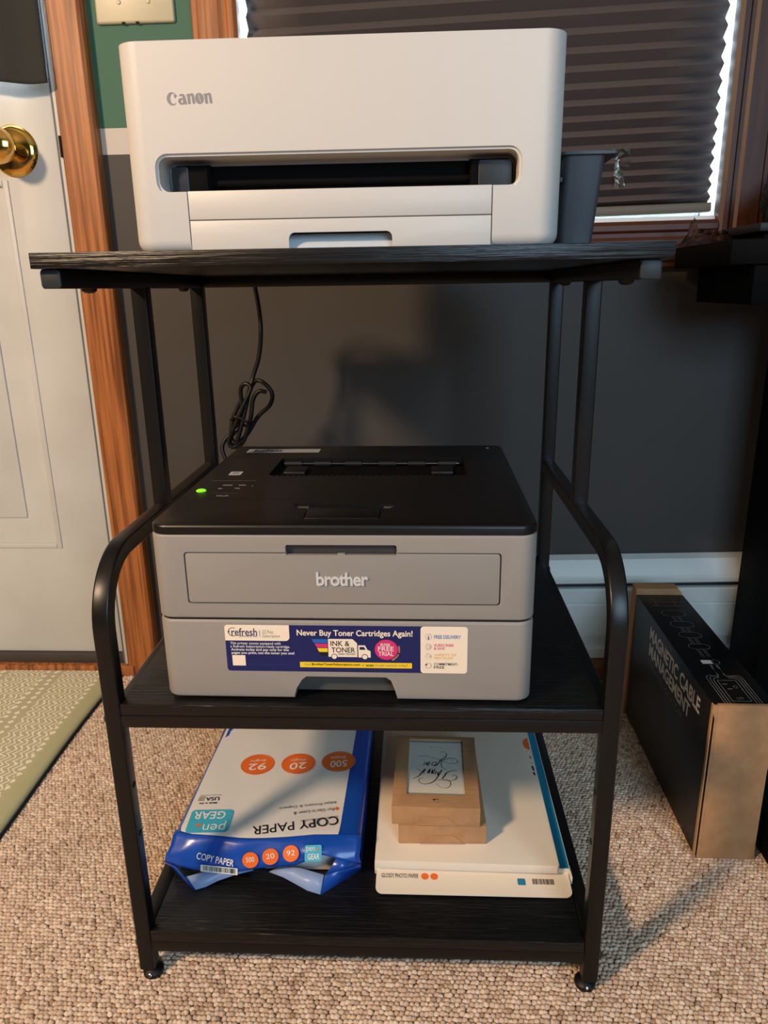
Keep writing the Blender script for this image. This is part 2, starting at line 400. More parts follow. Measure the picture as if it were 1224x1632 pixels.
bm = nb(); box(bm, WX0+.0045, WX1-.0045, .685, .80, .8195, .8305, .002); mk('sill', shear(bm, .010), vinyl, win)
bm = nb()
for (x0, x1, z0, z1) in ((WX0+.005, WX0+.012, .832, 2.0), (WX1-.012, WX1-.005, .832, 2.0), (WX0+.012, WX1-.012, .832, .846), (WX0+.012, WX1-.012, 1.97, 2.0)):
    box(bm, x0, x1, .765, .795, z0, z1, .003)
mk('sash', bm, vinyl, win)
bm = nb(); box(bm, WX0+.011, WX1-.011, .778, .782, .845, 1.972); mk('pane', bm, mat('window glass', (250, 252, 252), .02, alpha=.06), win)

# ================================================================== things on the wall and door
sh = thing('pleated_shade', 'taupe pleated fabric shade pulled down over the window', 'window shade', (.16, .705, .84))
edges = []; z = .853; k = 0
pit = [.0185, .0188, .0193, .0200, .0208, .0214, .0222, .0230, .0240, .0250, .0258, .0264, .0268, .0270]
zs = [z]
while z < 1.98:
    z += pit[min(k, len(pit)-1)]; k += 1; zs.append(z)
bm = nb(); rows = []
XL, XR = -.2105, .5310
for i, z0 in enumerate(zs[:-1]):
    d = zs[i+1]-z0
    rows.append([(XL, .712, z0), (XR, .712, z0)]); rows.append([(XL, .696, z0+d*.48), (XR, .696, z0+d*.48)])
rows.append([(XL, .712, zs[-1]), (XR, .712, zs[-1])])
fine = []
for r in rows:
    fine.append([(r[0][0]+(r[1][0]-r[0][0])*t, r[0][1], r[0][2]+.030*((r[0][0]+(r[1][0]-r[0][0])*t)-.5)) for t in np.linspace(0, 1, 9)])
grid(bm, fine)
fab = mk('pleated_fabric', bm, shade_cloth, sh, True, 10)
md = fab.modifiers.new('thickness', 'SOLIDIFY'); md.thickness = .0006
bm = nb(); prism(bm, rrect(.694, .716, .8395, .854, .003, 2), XL-.002, XR+.002, 'x')
for v in bm.verts: v.co.z += .020*(v.co.x-.5)
mk('bottom_rail', bm, shade_rail, sh, True)
bm = nb(); box(bm, XL-.005, XR+.003, .694, .716, 1.975, 2.005, .002); mk('head_rail', bm, shade_rail, sh, True)

sp_ = thing('light_switch', 'ivory two-gang light switch plate on the green wall', 'light switch', (-.3815, YW, 1.1885))
bm = nb(); prism(bm, rrect(-.062, .062, -.0585, .0585, .004, 4), -.0065, -.0002, 'y', .0035, 3, 'lo'); mk('plate', shear(bm) if False else bm, ivory, sp_)
for sx in (-.023, .023):
    for zz in (-.030, .030):
        bm = nb(); lathe(bm, [(0, .0016), (.0025, .0013), (.0034, .0004), (.0034, -.001)], (sx, -.0065, zz), (0, -1, 0), 14); mk('screw', bm, ivory, sp_)
    bm = nb(); box(bm, sx-.005, sx+.005, -.0075, -.006, -.010, .010, .0006); box(bm, sx-.0035, sx+.0035, -.019, -.006, .001, .008, .0015); mk('toggle', bm, ivory, sp_)
bm = nb(); box(bm, -.0215, -.0165, -.0068, -.004, -.0588, -.0565); box(bm, .0005, .0055, -.0068, -.004, -.0588, -.0565); mk('pry_notch', bm, gap_dark, sp_)

cu = thing('door_curtain', 'charcoal cloth curtain hanging over the upper part of the door', 'curtain', (-.8, .66, 1.045))
bm = nb(); rows = []
for z in list(np.linspace(1.92, 1.075, 28))+[1.066, 1.058, 1.048, 1.0425]:
    r = []
    for x in np.linspace(-1.15, -.520, 90):
        t = (x+1.15)/.63
        xx = x+(.008*(1.2-z) if False else 0)
        yy = .655+.006*math.sin(x*34+.6*math.sin(z*5))+.004*math.sin(x*71+z*3)
        if z < 1.07: yy -= .0015
        r.append((xx, yy, z+.0035*math.sin(x*26)+(.004*t)))
    rows.append(r)
grid(bm, rows); o = mk('cloth', bm, curtain_cloth, cu, True, 60)
md = o.modifiers.new('thickness', 'SOLIDIFY'); md.thickness = .0025
bm = nb(); grid(bm, [[(x, y+.0045, max(z, 1.052)) for x, y, z in q] for q in rows]); mk('bounce_lining', bm, mat('added white bounce sheet', (226, 230, 232), .9), cu, True, 60)  # white sheet added behind the cloth to bounce sky light onto the door
bm = nb(); cyl(bm, (-1.17, .657, 1.922), (1, 0, 0), .004, .665, 12); mk('curtain_rod', bm, steel, cu, True)

# ================================================================== rug
rug_m = mat('woven rug', (168, 160, 122), .95, bump=((700, 700, 700), .5, .001)); nt, b = nodes(rug_m)
b.inputs['Specular IOR Level'].default_value = .1
tc = nt.nodes.new('ShaderNodeTexCoord'); sp = nt.nodes.new('ShaderNodeSeparateXYZ'); nt.links.new(tc.outputs['Object'], sp.inputs[0])
def mth(op, a, bb=None, c=None):
    n = nt.nodes.new('ShaderNodeMath'); n.operation = op
    for i, v in enumerate((a, bb, c)):
        if v is None: continue
        if hasattr(v, 'links') or hasattr(v, 'is_linked'): nt.links.new(v, n.inputs[i])
        else: n.inputs[i].default_value = v
    return n.outputs[0]
X, Y = sp.outputs[0], sp.outputs[1]
nzr = nt.nodes.new('ShaderNodeTexNoise'); nzr.inputs['Scale'].default_value = 55; nt.links.new(tc.outputs['Object'], nzr.inputs['Vector'])
wob = mth('MULTIPLY', mth('SUBTRACT', nzr.outputs[0], .5), .012)
zig = mth('MULTIPLY', mth('PINGPONG', mth('ADD', Y, wob), .010), .9)            # zigzag running along the rug
band = mth('PINGPONG', mth('ADD', mth('ADD', X, zig), wob), .0052)
stripe = mth('LESS_THAN', band, .0017)
dia = mth('LESS_THAN', mth('ADD', mth('PINGPONG', mth('ADD', mth('ADD', Y, wob), .004), .008), mth('PINGPONG', mth('ADD', X, wob), .009)), .0055)
wide = mth('GREATER_THAN', mth('PINGPONG', mth('ADD', X, .02), .055), .018)
pat = mth('MAXIMUM', mth('MULTIPLY', stripe, wide), mth('MULTIPLY', dia, mth('SUBTRACT', 1, wide)))
inner = mth('LESS_THAN', mth('ADD', X, mth('MULTIPLY', zig, .8)), -.024)
fac = mth('MULTIPLY', pat, inner)
mxr = nt.nodes.new('ShaderNodeMixRGB'); nt.links.new(fac, mxr.inputs[0])
mx2 = nt.nodes.new('ShaderNodeMixRGB'); nt.links.new(inner, mx2.inputs[0]); mx2.inputs[1].default_value = (*lin((186, 184, 144)), 1); mx2.inputs[2].default_value = (*lin((192, 184, 152)), 1)
nt.links.new(mx2.outputs[0], mxr.inputs[1]); mxr.inputs[2].default_value = (*lin((242, 236, 214)), 1)
nt.links.new(mxr.outputs[0], b.inputs['Base Color'])
rg = thing('area_rug', 'sage green rug with cream zigzag weave in front of the door', 'rug', (-.531, .66, .001))
bm = nb(); rows = []
for y in np.linspace(-1.0, .003, 60):
    rows.append([(x+(.004*math.sin(y*9) if x > -.03 else 0), y, z) for x, z in ((-.9, .0105), (-.6, .0105), (-.3, .0108), (-.1, .0108), (-.03, .011), (-.008, .0105), (-.002, .008), (0, .004), (-.001, .0005), (-.9, .0005))])
grid(bm, rows); mk('woven_field', bm, rug_m, rg, ang=50)
bm = nb(); tube(bm, [(.0015+.004*math.sin(y*9), y, .0022) for y in np.linspace(-1.0, 0, 50)], circ(.0026, 8)); mk('rubber_backing', bm, gap_dark, rg)

# ================================================================== printer stand
st = thing('printer_stand', 'black steel three-tier printer stand with black wood-grain shelves', 'printer stand', (0, 0, 0))
T = .0168; XO = .2496
for s in (-1, 1):
    xc = s*(XO-T/2); R = .066; zc = .4929-T/2; yc = T/2
    path = [(xc, yc, .0135), (xc, yc, .2), (xc, yc, zc-R)]
    for i in range(1, 15):
        a = i/14*PI/2; path.append((xc, yc+R*(1-math.cos(a)), zc-R+R*math.sin(a)))
    path += [(xc, .25, zc), (xc, .4065, zc)]
    bm = nb(); tube(bm, path, sq(T, T, .0022, 3), ref=(1, 0, 0)); mk('front_leg', bm, black_metal, st, ang=30)
    bm = nb(); tube(bm, [(xc, .4055+T/2, .0135), (xc, .4055+T/2, .7325)], sq(T, T, .0014), ref=(1, 0, 0)); mk('rear_leg', bm, black_metal, st)
    bm = nb(); tube(bm, [(xc, .1912+T/2, .4925), (xc, .1912+T/2, .7325)], sq(T, T, .0014), ref=(1, 0, 0)); mk('upright', bm, black_metal, st)
    bm = nb(); tube(bm, [(xc, .0, .7325+.00765), (xc, .4225, .7325+.00765)], sq(T, .0153, .0018), ref=(1, 0, 0)); arm = mk('top_arm', bm, black_metal, st)
    bm = nb(); prism(bm, rrect(xc-T/2, xc+T/2, .7325, .7478, .003, 3), -.0022, .0, 'y', .0012, 2, 'lo'); mk('end_cap', bm, slate_plastic, arm)
    for yy in (.0696, .352):
        bm = nb(); lathe(bm, [(0, .0042), (.004, .0038), (.0065, .002), (.007, 0)], (xc, yy, .7325), (0, 0, -1), 16); mk('bolt', bm, black_plastic, arm)
    for nm, zt in (('lower_side_rail', .0662), ('middle_side_rail', .3325)):
        bm = nb(); tube(bm, [(xc, T, zt-.0075 if nm[0] == 'm' else zt-.0085), (xc, .4055, zt-.0075 if nm[0] == 'm' else zt-.0085)], sq(T*.99, .0145 if nm[0] == 'm' else .0168, .002), ref=(1, 0, 0)); mk(nm, bm, black_metal, st)
    for yy in (T/2, .4055+T/2):
        bm = nb(); lathe(bm, [(0, 0), (.0102, 0), (.0112, .002), (.0112, .006), (.009, .0085), (.004, .010), (.004, .015)], (xc+(.003 if yy < .1 else 0)*(-s), yy+.001, 0), (0, 0, 1), 22); ft = mk('levelling_foot', bm, black_plastic, st)
        bm = nb(); lathe(bm, [(0, .0016), (.0018, .001), (.002, 0)], (xc-.0035*s, yy-.0105, .0078), (0, -.8, .6), 10); mk('foot_screw', bm, steel, ft)
        for zz in (.326, .046):
            bm = nb(); lathe(bm, [(0, .003), (.004, .0026), (.006, .001), (.0062, -.0005)], (s*XO, yy, zz), (s, 0, 0), 16); mk('bolt', bm, black_plastic, st)
    for zz in (.247, .188):
        bm = nb(); cyl(bm, (s*(XO-T)+.0002*s, T/2+.001, zz), (-s, 0, 0), .0034, .0006, 14); mk('adjustment_hole', bm, gap_dark, st)
for nm, z0, z1 in (('lower', .0387, .0526), ('middle', .319, .333)):
    for yy in (.0006, .4062):
        bm = nb(); box(bm, -XO+T-.0005, XO-T+.0005, yy, yy+.015, z0, z1, .0012); mk(nm+'_front_rail' if yy < .1 else nm+'_rear_rail', bm, black_metal, st)
bm = nb(); box(bm, -.2326, .2326, .0004, .4215, .0530, .0662, .0009); mk('lower_shelf', bm, wood_black, st)
bm = nb(); box(bm, -.2326, .2326, .0004, .4215, .3333, .3454, .0009); mk('middle_shelf', bm, wood_black, st)
bm = nb(); box(bm, -.2535, .2565, -.0085, .4320, .7480, .7603, .0006); mk('top_shelf', bm, wood_black, st)
bm = nb(); box(bm, -XO+T, XO-T, .4065, .4215, .7330, .7476, .0012); mk('top_rear_rail', bm, black_metal, st)

# ================================================================== white printer on the top shelf
cp = thing('white_laser_printer', 'white laser printer with a black paper slot standing on the top shelf', 'printer', (-.005, .046, .7605))
HW, H, D = .183, .161, .300
bm = nb(); prism(bm, rrect(-HW, HW, 0, D, (.020, .020, .012, .012), 10), .0, H, 'z', .0110, 6, 'lo')
slot = nb(); prism(slot, rrect(-.1545, .1465, .0488, .0762, .0085, 6), -.02, .034, 'y')
front = nb(); box(front, -.1318, .1254, -.02, .004, -.01, .0495)
front2 = nb(); box(front2, -.052, .047, -.02, .03, -.01, .016)
bm = boolean(bm, [slot, front, front2])
# soften the mouth of the slot
es = [e for e in bm.edges if all(abs(v.co.y) < 1e-5 for v in e.verts) and all(-.156 < v.co.x < .148 and .0485 < v.co.z < .078 for v in e.verts) and len(e.link_faces) == 2 and not (abs(e.verts[0].co.z-.0488) < .0012 and abs(e.verts[1].co.z-.0488) < .0012)]
bmesh.ops.bevel(bm, geom=es, offset=.0022, segments=3, affect='EDGES')
body = mk('housing', bm, canon_white, cp, ang=30)
bm = nb(); box(bm, -.131, .1246, .0, .0036, .0265, .0492, .0006); mk('output_cover', bm, canon_white, cp)
bm = nb(); box(bm, -.131, .1246, .0, .0036, .0012, .0258, .0006)
cut = nb(); prism(cut, rrect(-.0468, .0414, -.01, .0150, .005, 5), -.02, .02, 'y')
mk('tray_cover', boolean(bm, [cut]), canon_white, cp)
bm = nb(); grid(bm, [[(-.052, .003, .0), (.047, .003, .0)], [(-.052, .0165, .0145), (.047, .0165, .0145)], [(-.052, .029, .0155), (.047, .029, .0155)]]); mk('tray_ramp', bm, canon_inner, cp)
bm = nb(); prism(bm, rrect(-.1498, .1440, .0490, .0722, .006, 5), .0215, .0335, 'y')
cut = nb(); box(cut, -.116, .107, .0, .030, .0485, .0725); mk('slot_lining', boolean(bm, [cut]), dark_plastic, cp)
for x0, x1, m_ in ((-.1485, -.1335, slate_plastic), (-.1335, -.117, dark_plastic), (.108, .114, dark_plastic), (.114, .1425, slate_plastic)):
    bm = nb(); prism(bm, rrect(x0, x1, .0492, .0708, .0025, 3), .0165, .024, 'y', .0012, 2, 'lo'); mk('slot_block', bm, m_, cp)
bm = nb(); cyl(bm, (-.117, .027, .058), (1, 0, 0), .0030, .225, 12); mk('roller', bm, dark_plastic, cp)
# raised maker's name, serif letters drawn as outlines (px of a 1224-wide enlargement)
def canon_letters():
    L = []
    o = ell(208, 385, 112, 118, 26, math.radians(38), math.radians(322)); i = ell(236, 385, 72, 100, 26, math.radians(300), math.radians(52))
    L.append([o+[(318, 330), (268, 378), (250, 318)]+i])
    L.append([[(372, 345), (372, 322), (400, 305), (440, 302), (475, 318), (490, 350), (522, 488), (470, 492), (464, 478), (430, 494), (385, 492), (348, 470), (336, 430), (352, 395), (395, 378), (440, 380), (432, 345), (412, 330)],
              ell(418, 434, 24, 36, 16)])
    for x in (510, 880):
        L.append([[(x, 330), (x+18, 318), (x+60, 300), (x+82, 312), (x+115, 300), (x+145, 296), (x+168, 318), (x+188, 480), (x+136, 484), (x+120, 340), (x+98, 330), (x+84, 340), (x+90, 484), (x+36, 486), (x+28, 335)]])
    L.append([ell(795, 392, 92, 98, 30), [(770, 318), (792, 314), (826, 466), (806, 470)]])
    return L
s_ = .0372/970; fr = frame((-.1415, -.0003, .1238), (s_, 0, 0), (0, 0, -s_*1.05))
allL = [[(x-95, y-268) for x, y in lp] for g in canon_letters() for lp in g]
shape('maker_name', allL, fr, grey_ink, body)

# grey bin beside it, with a scrap of clear film caught on its rim
bn = thing('plastic_bin', 'dark grey tapered plastic bin standing right of the white printer', 'bin', (.208, .118, .7605))
def ring(x0, x1, y0, y1, z, r=.004): return [(x, y, z) for x, y in rrect(x0, x1, y0, y1, r, 3)]
bm = nb(); R_ = [ring(-.0165, .0130, .008, .190, .0), ring(-.0160, .0195, .0, .200, .081), ring(-.0205, .0310, -.004, .206, .081), ring(-.0205, .0310, -.004, .206, .0835), ring(-.014, .0178, .002, .198, .0832), ring(-.0148, .0115, .010, .188, .003)]
vs = [[bm.verts.new(p) for p in r] for r in R_]
for a, b_ in zip(vs, vs[1:]):
    for i in range(len(a)): bm.faces.new((a[i], a[(i+1) % len(a)], b_[(i+1) % len(a)], b_[i]))
bm.faces.new(vs[0][::-1]); bm.faces.new(vs[-1]); mk('bin_body', bm, bin_grey, bn, ang=40)
bm = nb(); box(bm, -.0215, -.0185, -.003, .15, .058, .0625, .001); mk('side_ridge', bm, bin_grey, bn)
fl = thing('film_scrap', 'crumpled scrap of clear plastic film hooked over the grey bin rim', 'plastic film', (.2385, .122, .8435))
bm = nb(); rows = []
for i, t in enumerate(np.linspace(0, 1, 10)):
    wd = .022*math.sin(PI*(.12+.80*t))+.004
    rows.append([(.0035*math.sin(5*t+7*s)+.003*math.sin(13*s+3*t)+.002, (s-.5)*wd*1.5, .0018-t*.030+.002*math.sin(9*s)) for s in np.linspace(0, 1, 12)])
grid(bm, rows); mk('film', bm, clear_film, fl, ang=25)

# ================================================================== grey printer on the middle shelf
bp = thing('grey_laser_printer', 'grey laser printer with a black lid and a subscription sticker on the middle shelf', 'printer', (-.012, .0093, .3456), math.radians(-.45))
W2, DB = .1778, .352
def slab(z0, z1, inset=0, r=.016, bev=.003, which='both', y0=0): 
    b_ = nb(); prism(b_, rrect(-W2+inset, W2-inset, y0+inset, DB-inset, (r, r, .010, .010), 7), z0, z1, 'z', bev, 3, which); return b_
low = slab(.0025, .0859, 0, .015, .0035)
cut = nb(); prism(cut, [(-.050, -.01), (.0495, -.01), (.0495, .006), (.0475, .0135), (.0437, .0235), (.039, .027), (-.0375, .027), (-.0420, .0235), (-.048, .0135), (-.050, .006)], -.03, .022, 'y')
low = boolean(low, [cut]); cassette = mk('paper_cassette', low, brother_grey, bp, ang=30)
for z0, z1 in ((.0845, .0885), (.1690, .1720)):
    mk('seam_shadow_gap', slab(z0, z1, .0016, .014, 0), gap_dark, bp)
bm = nb(); box(bm, -.049, .049, .017, .024, .003, .0268); mk('grip_recess', bm, mat('grey recess plastic', (78, 76, 73), .6), bp)
upb = slab(.0872, .1703, 0, .015, .0022)
cut1 = nb(); prism(cut1, rrect(-.1462, .1452, .1022, .1536, .003, 3), -.02, .0045, 'y')
cut2 = nb(); prism(cut2, rrect(-.0512, .0505, .1500, .1609, .002, 3), -.02, .012, 'y')
upb = boolean(upb, [cut1, cut2]); mk('main_body', upb, brother_grey, bp, ang=30)
bm = nb(); prism(bm, rrect(-.1450, .1440, .1034, .1524, .0028, 3), .0, .0040, 'y', .0006, 2, 'lo')
cutm = nb(); box(cutm, -.0508, .0501, -.02, .02, .1511, .16); drop = mk('manual_feed_door', boolean(bm, [cutm]), brother_grey, bp, ang=30)
bm = nb(); box(bm, -.0505, .0498, .006, .0115, .1505, .1605); mk('finger_recess', bm, mat('dark grey recess', (58, 57, 56), .5), bp)
bm = nb(); box(bm, -.0035, .0035, .0008, .0045, .1508, .1522, .0003); mk('latch_tab', bm, brother_grey, bp)
text('maker_name', 'brother', (-.0238, .1215, .0242, .1345), frame((0, -.0005, 0), (1, 0, 0), (0, 0, 1)), light_grey_ink, drop, bold=.022, spacing=.92, ex=.06)
# lid with the output opening
ZT = .1797
lid = slab(.1709, ZT, 0, .017, .0030, 'hi')
c1 = nb(); v_ = [(-.099, .190, ZT+.01), (.121, .190, ZT+.01), (.128, .268, ZT+.01), (-.104, .268, ZT+.01)]
prism(c1, rrect(-.1035, .124, .183, .276, (.010, .010, .004, .004), 4), .1722, .2, 'z')
c2 = nb(); prism(c2, [(-.0525, .0695), (-.0525, .064), (-.046, .0545), (-.0385, .0545), (-.037, .0205), (.0345, .0205), (.0345, .0545), (.042, .0545), (.0485, .064), (.0485, .0695)], .1762, .2, 'z')
c3 = nb(); box(c3, -.150, .146, .0878, .0885, ZT-.0006, .2)
lid = boolean(lid, [c1, c2, c3]); lid = mk('lid', lid, brother_black, bp, ang=30)
bm = nb(); prism(bm, [(-.0375, .0555), (-.036, .0212), (.0335, .0212), (.0335, .0555)], .1755, .1801, 'z', .0007, 2, 'hi'); mk('lid_grip', bm, brother_black, lid)
for x0, x1 in ((-.0515, -.0385), (.0355, .0478)):
    bm = nb(); box(bm, x0, x1, .0560, .0690, .1755, .1774, .0006); mk('lit_latch_recess', bm, mat('black plastic painted warm lit', (104, 98, 86), .5), lid)  # black lid plastic coloured taupe to look warmly lit inside the notch
bm = nb(); box(bm, -.102, .1225, .184, .275, .1715, .1728); mk('output_floor', bm, dark_plastic, lid)
bm = nb(); cyl(bm, (-.098, .258, .1765), (1, 0, 0), .0016, .216, 10); mk('eject_shaft', bm, steel, lid)
for x in (-.086, -.050, -.012, .030, .066, .103):
    bm = nb(); cyl(bm, (x-.011, .258, .1765), (1, 0, 0), .0046, .022, 16, bev=.0008); mk('eject_roller', bm, black_plastic, lid)
for x in (-.0785, .0965):
    bm = nb(); box(bm, x-.013, x+.013, .213, .243, .1728, .1772, .0015); mk('paper_guide', bm, black_plastic, lid)
bm = nb()
for x in np.arange(-.094, .116, .0064): box(bm, x-.0012, x+.0012, .1832, .1905, .1718, .1790, .0003)
mk('slot_rib', bm, brother_black, lid)
for i in range(4):
    for x in (-.094, .098):
        bm = nb(); box(bm, x+i*.0048, x+i*.0048+.0026, .262, .2636, .1752, .1775); mk('sensor_mark', bm, light_grey_ink, lid)
top = frame((0, 0, ZT+.00012), (1, 0, 0), (0, 1, 0))
bm = nb(); lathe(bm, [(0, .0016), (.0040, .0014), (.0052, .0006), (.0054, -.0006)], (-.1618, .1185, ZT), (0, 0, 1), 22)
mk('power_button', bm, mat('lit green button', (120, 220, 30), .4, emit=((130, 235, 30), 1.1)), lid)
shape('status_sticker', [rrect(-.158, -.062, .308, .330, .001, 2)], top, mat('silver sticker', (176, 180, 184), .35), lid)
top2 = frame((0, 0, ZT+.0003), (1, 0, 0), (0, 1, 0))
shape('sticker_marks', [[(x, .3135), (x+wd_, .3135), (x+wd_+.0015, .3245-dz_), (x+.0015, .3245-dz_)] for x, wd_, dz_ in ((-.150, .004, 0), (-.1445, .003, .004), (-.140, .005, .004), (-.1335, .003, 0), (-.129, .006, .004), (-.1215, .003, .002), (-.117, .004, .004))], top2, black_ink, lid)
shape('blank_label', [rrect(-.1505, -.1365, .187, .204, .0008, 2)], top, light_grey_ink, lid)
shape('label_lines', [[(-.1475, y), (-.1395, y), (-.1395, y+.0016), (-.1475, y+.0016)] for y in (.1925, .1955, .1985)], top2, grey_ink, lid)
shape('control_line', [rrect(-.163, -.112, .1605, .1625, .0008, 2)], top, mat('dull line', (92, 94, 98), .4), lid)
shape('control_line', [rrect(-.147, -.120, .1085, .1098, .0005, 2)], top, mat('green line', (60, 96, 86), .4), lid)
dim = mat('pale grey icons', (150, 152, 156), .4)
text('button_lettering', 'Wi-Fi', (-.1405, .0955, -.1275, .1015), top, dim, lid, bold=.02)
for x0, x1, y0, y1 in ((-.1445, -.134, .140, .1435), (-.127, -.119, .140, .1435), (-.146, -.1415, .126, .129), (-.128, -.1225, .127, .130), (-.112, -.1105, .137, .140)):
    shape('button_mark', [rrect(x0, x1, y0, y1, .0004, 2)], top, dim, lid)
bm = nb(); lathe(bm, [(0, .0006), (.0018, .0003), (.002, 0)], (.158, .333, ZT), (0, 0, 1), 10); mk('indicator_dot', bm, light_grey_ink, lid)

# subscription sticker
fs = frame((0, -.0002, 0), (1, 0, 0), (0, 0, 1)); f2 = frame((0, -.00035, 0), (1, 0, 0), (0, 0, 1)); f3 = frame((0, -.0005, 0), (1, 0, 0), (0, 0, 1))
# u,v in sticker pixels of the 1224-wide enlargement of the printer front (264..974 x 305..452)
def U(x): return -.1137+(x-264)/(974-264)*.2298
def V(y): return .0809-(y-306)/(451-306)*.0486
stk = shape('subscription_sticker', [rrect(U(264), U(974), V(451), V(306), .003, 4)], fs, navy_ink, bp)
def srect(x0, x1, y0, y1, m_, r=.0, f=f2, nm='print_block'): return shape(nm, [rrect(U(x0), U(x1), V(y1), V(y0), r, 4)], f, m_, stk)
def stext(s, x0, x1, y0, y1, m_, bold=0., f=f3, shear=0): return text('sticker_lettering', s, (U(x0), V(y1), U(x1), V(y0)), f, m_, stk, bold=bold, shear=shear)
cream = mat('cream print', (246, 230, 208), .45); pink = mat('pink print', (218, 48, 116), .4); yel = mat('yellow print', (248, 206, 30), .4); blu = mat('blue print', (28, 104, 190), .4)
amber = mat('amber print', (238, 190, 84), .4)
srect(838, 974, 306, 451, cream, (.003,)*4); srect(264, 455, 306, 355, cream, (.0, .004, .0, .003))
stext('refresh', 284, 360, 316, 340, navy_ink, .01); stext('SMARTER INK & TONER', 306, 360, 339, 343.5, navy_ink); srect(367, 368.4, 322, 342, navy_ink, f=f3)
stext('EZ Print', 376, 408, 322, 333, grey_ink, shear=.2); stext('Subscription', 375, 427, 335, 347, grey_ink, shear=.2)
shape('swirl', [ell(U(289), V(328), .0048, .0046, 20, math.radians(60), math.radians(300))+ell(U(289), V(328), .0041, .0040, 20, math.radians(300), math.radians(60))], f3, navy_ink, stk)
shape('swirl_tip', [[(U(272), V(329)), (U(276), V(323)), (U(280), V(329))]], f3, navy_ink, stk)
stext('This printer comes equipped with', 278, 428, 359, 369, white_ink, .008); stext('a Refresh Subscription-ready cartridge.', 278, 455, 369, 379, white_ink, .008)
stext('Activate today and pay only for the', 279, 451, 379, 388.5, white_ink, .02); stext('pages you print, not the toner you use!', 280, 467, 389, 399, white_ink, .02)
srect(281, 320, 401, 434, cream)
dimblue = mat('faint blue print', (36, 62, 140), .4)
stext('http://www.brothertonersubscription.com', 332, 470, 425, 433, dimblue)
stext('Never Buy Toner Cartridges Again!', 477, 815, 319, 343, cream, .02)
for x0, y0, y1, c_, x1 in ((520, 348, 360, blu, 526), (528, 362, 374, pink, 535), (535, 376, 388, yel, 541), (542, 389, 400, black_ink, 548)):
    shape('speed_stripe', [[(U(x0), V(y0)), (U(566), V(y0)), (U(566), V(y1)), (U(x1), V(y1))]], f2, c_, stk)
shape('van_body', [[(U(568), V(347)), (U(640), V(347)), (U(653), V(360)), (U(653), V(403)), (U(568), V(403))]], f2, cream, stk)
shape('van_cab', [[(U(656), V(366)), (U(676), V(366)), (U(683), V(380)), (U(692), V(384)), (U(692), V(404)), (U(656), V(404))], [(U(660), V(371)), (U(660), V(380)), (U(678), V(380)), (U(673), V(371))]], f2, cream, stk)
for x in (585, 675):
    shape('van_wheel_rim', [ell(U(x), V(402), .0030, .0030, 18)], f3, navy_ink, stk)
    shape('van_wheel', [ell(U(x), V(402), .0024, .0024, 18)], frame((0, -.0006, 0), (1, 0, 0), (0, 0, 1)), cream, stk)
stext('INK &', 575, 631, 353, 369, black_ink, .01); stext('TONER', 577, 647, 373, 389, black_ink, .01); stext('SMART DELIVERY', 597, 648, 391, 397, black_ink)
shape('trial_disc', [ell(U(738), V(379), .0109, .0105, 32)], f2, pink, stk)
stext('RISK', 722, 752, 359, 368, white_ink, .01); stext('FREE', 714, 760, 369, 383, white_ink, .01); stext('TRIAL', 715, 759, 385, 398, white_ink, .01)
for i, ch in enumerate('*BONUS OFFER'):
    if ch == ' ': continue
    a = math.radians(-62+i*7.2); cx, cy = U(738)+.0124*math.cos(a), V(379)+.0119*math.sin(a); ex_ = (-math.sin(a), 0, math.cos(a)); ey_ = (-math.cos(a), 0, -math.sin(a))
    text('sticker_lettering', ch, (-.0006, -.0008, .0006, .0008), frame((cx, -.0005, cy), ex_, ey_), amber, stk, bold=.01)
srect(482, 813, 420, 437, yel, .0006)
stext('Visit', 494, 513, 424, 431, grey_ink); stext('BrotherTonerSubscription.com', 517, 660, 423, 432, black_ink, .02); stext('or', 665, 674, 426, 431, grey_ink); stext('scan', 678, 700, 426, 432, black_ink, .02); stext('to get started today!', 704, 800, 424, 433, grey_ink)
for y, c_, l1, l2, x1 in ((337, blu, 'FREE DELIVERY', None, 954), (368, pink, 'SUBSCRIBE', '& SAVE', 934), (398, amber, 'VARIETY OF', 'PRINT PLANS', 942), (427, black_ink, 'COMMITMENT-', 'FREE', 948)):
    xx = U(861)
    lp = [ell(xx, V(y), .0033, .0032, 22)]
    if c_ in (blu, black_ink): lp.append(ell(xx, V(y), .0024, .0023, 18))
    shape('sticker_icon', lp, f2, c_, stk)
    if c_ is pink: stext('S', 857, 865, y-6, y+6, cream, .03)
    if c_ is blu: srect(859.5, 862.5, y-3, y+10, blu, f=f3)
    if c_ is amber: shape('sticker_icon', [ell(xx, V(y)+.0008, .0011, .0011, 12)], f3, cream, stk); shape('sticker_icon', [ell(xx, V(y)-.0018, .0019, .0009, 12)], f3, cream, stk)
    if c_ is black_ink: shape('sticker_icon', [[(U(851), V(y-1)), (U(855), V(y-7)), (U(859), V(y-1))]], f3, black_ink, stk)
    if l2: stext(l1, 877, x1, y-9, y-1, c_, .01); stext(l2, 877, 908 if len(l2) < 7 else 932, y+1, y+9, c_, .01)
    else: stext(l1, 877, x1, y-5, y+6, c_, .01)

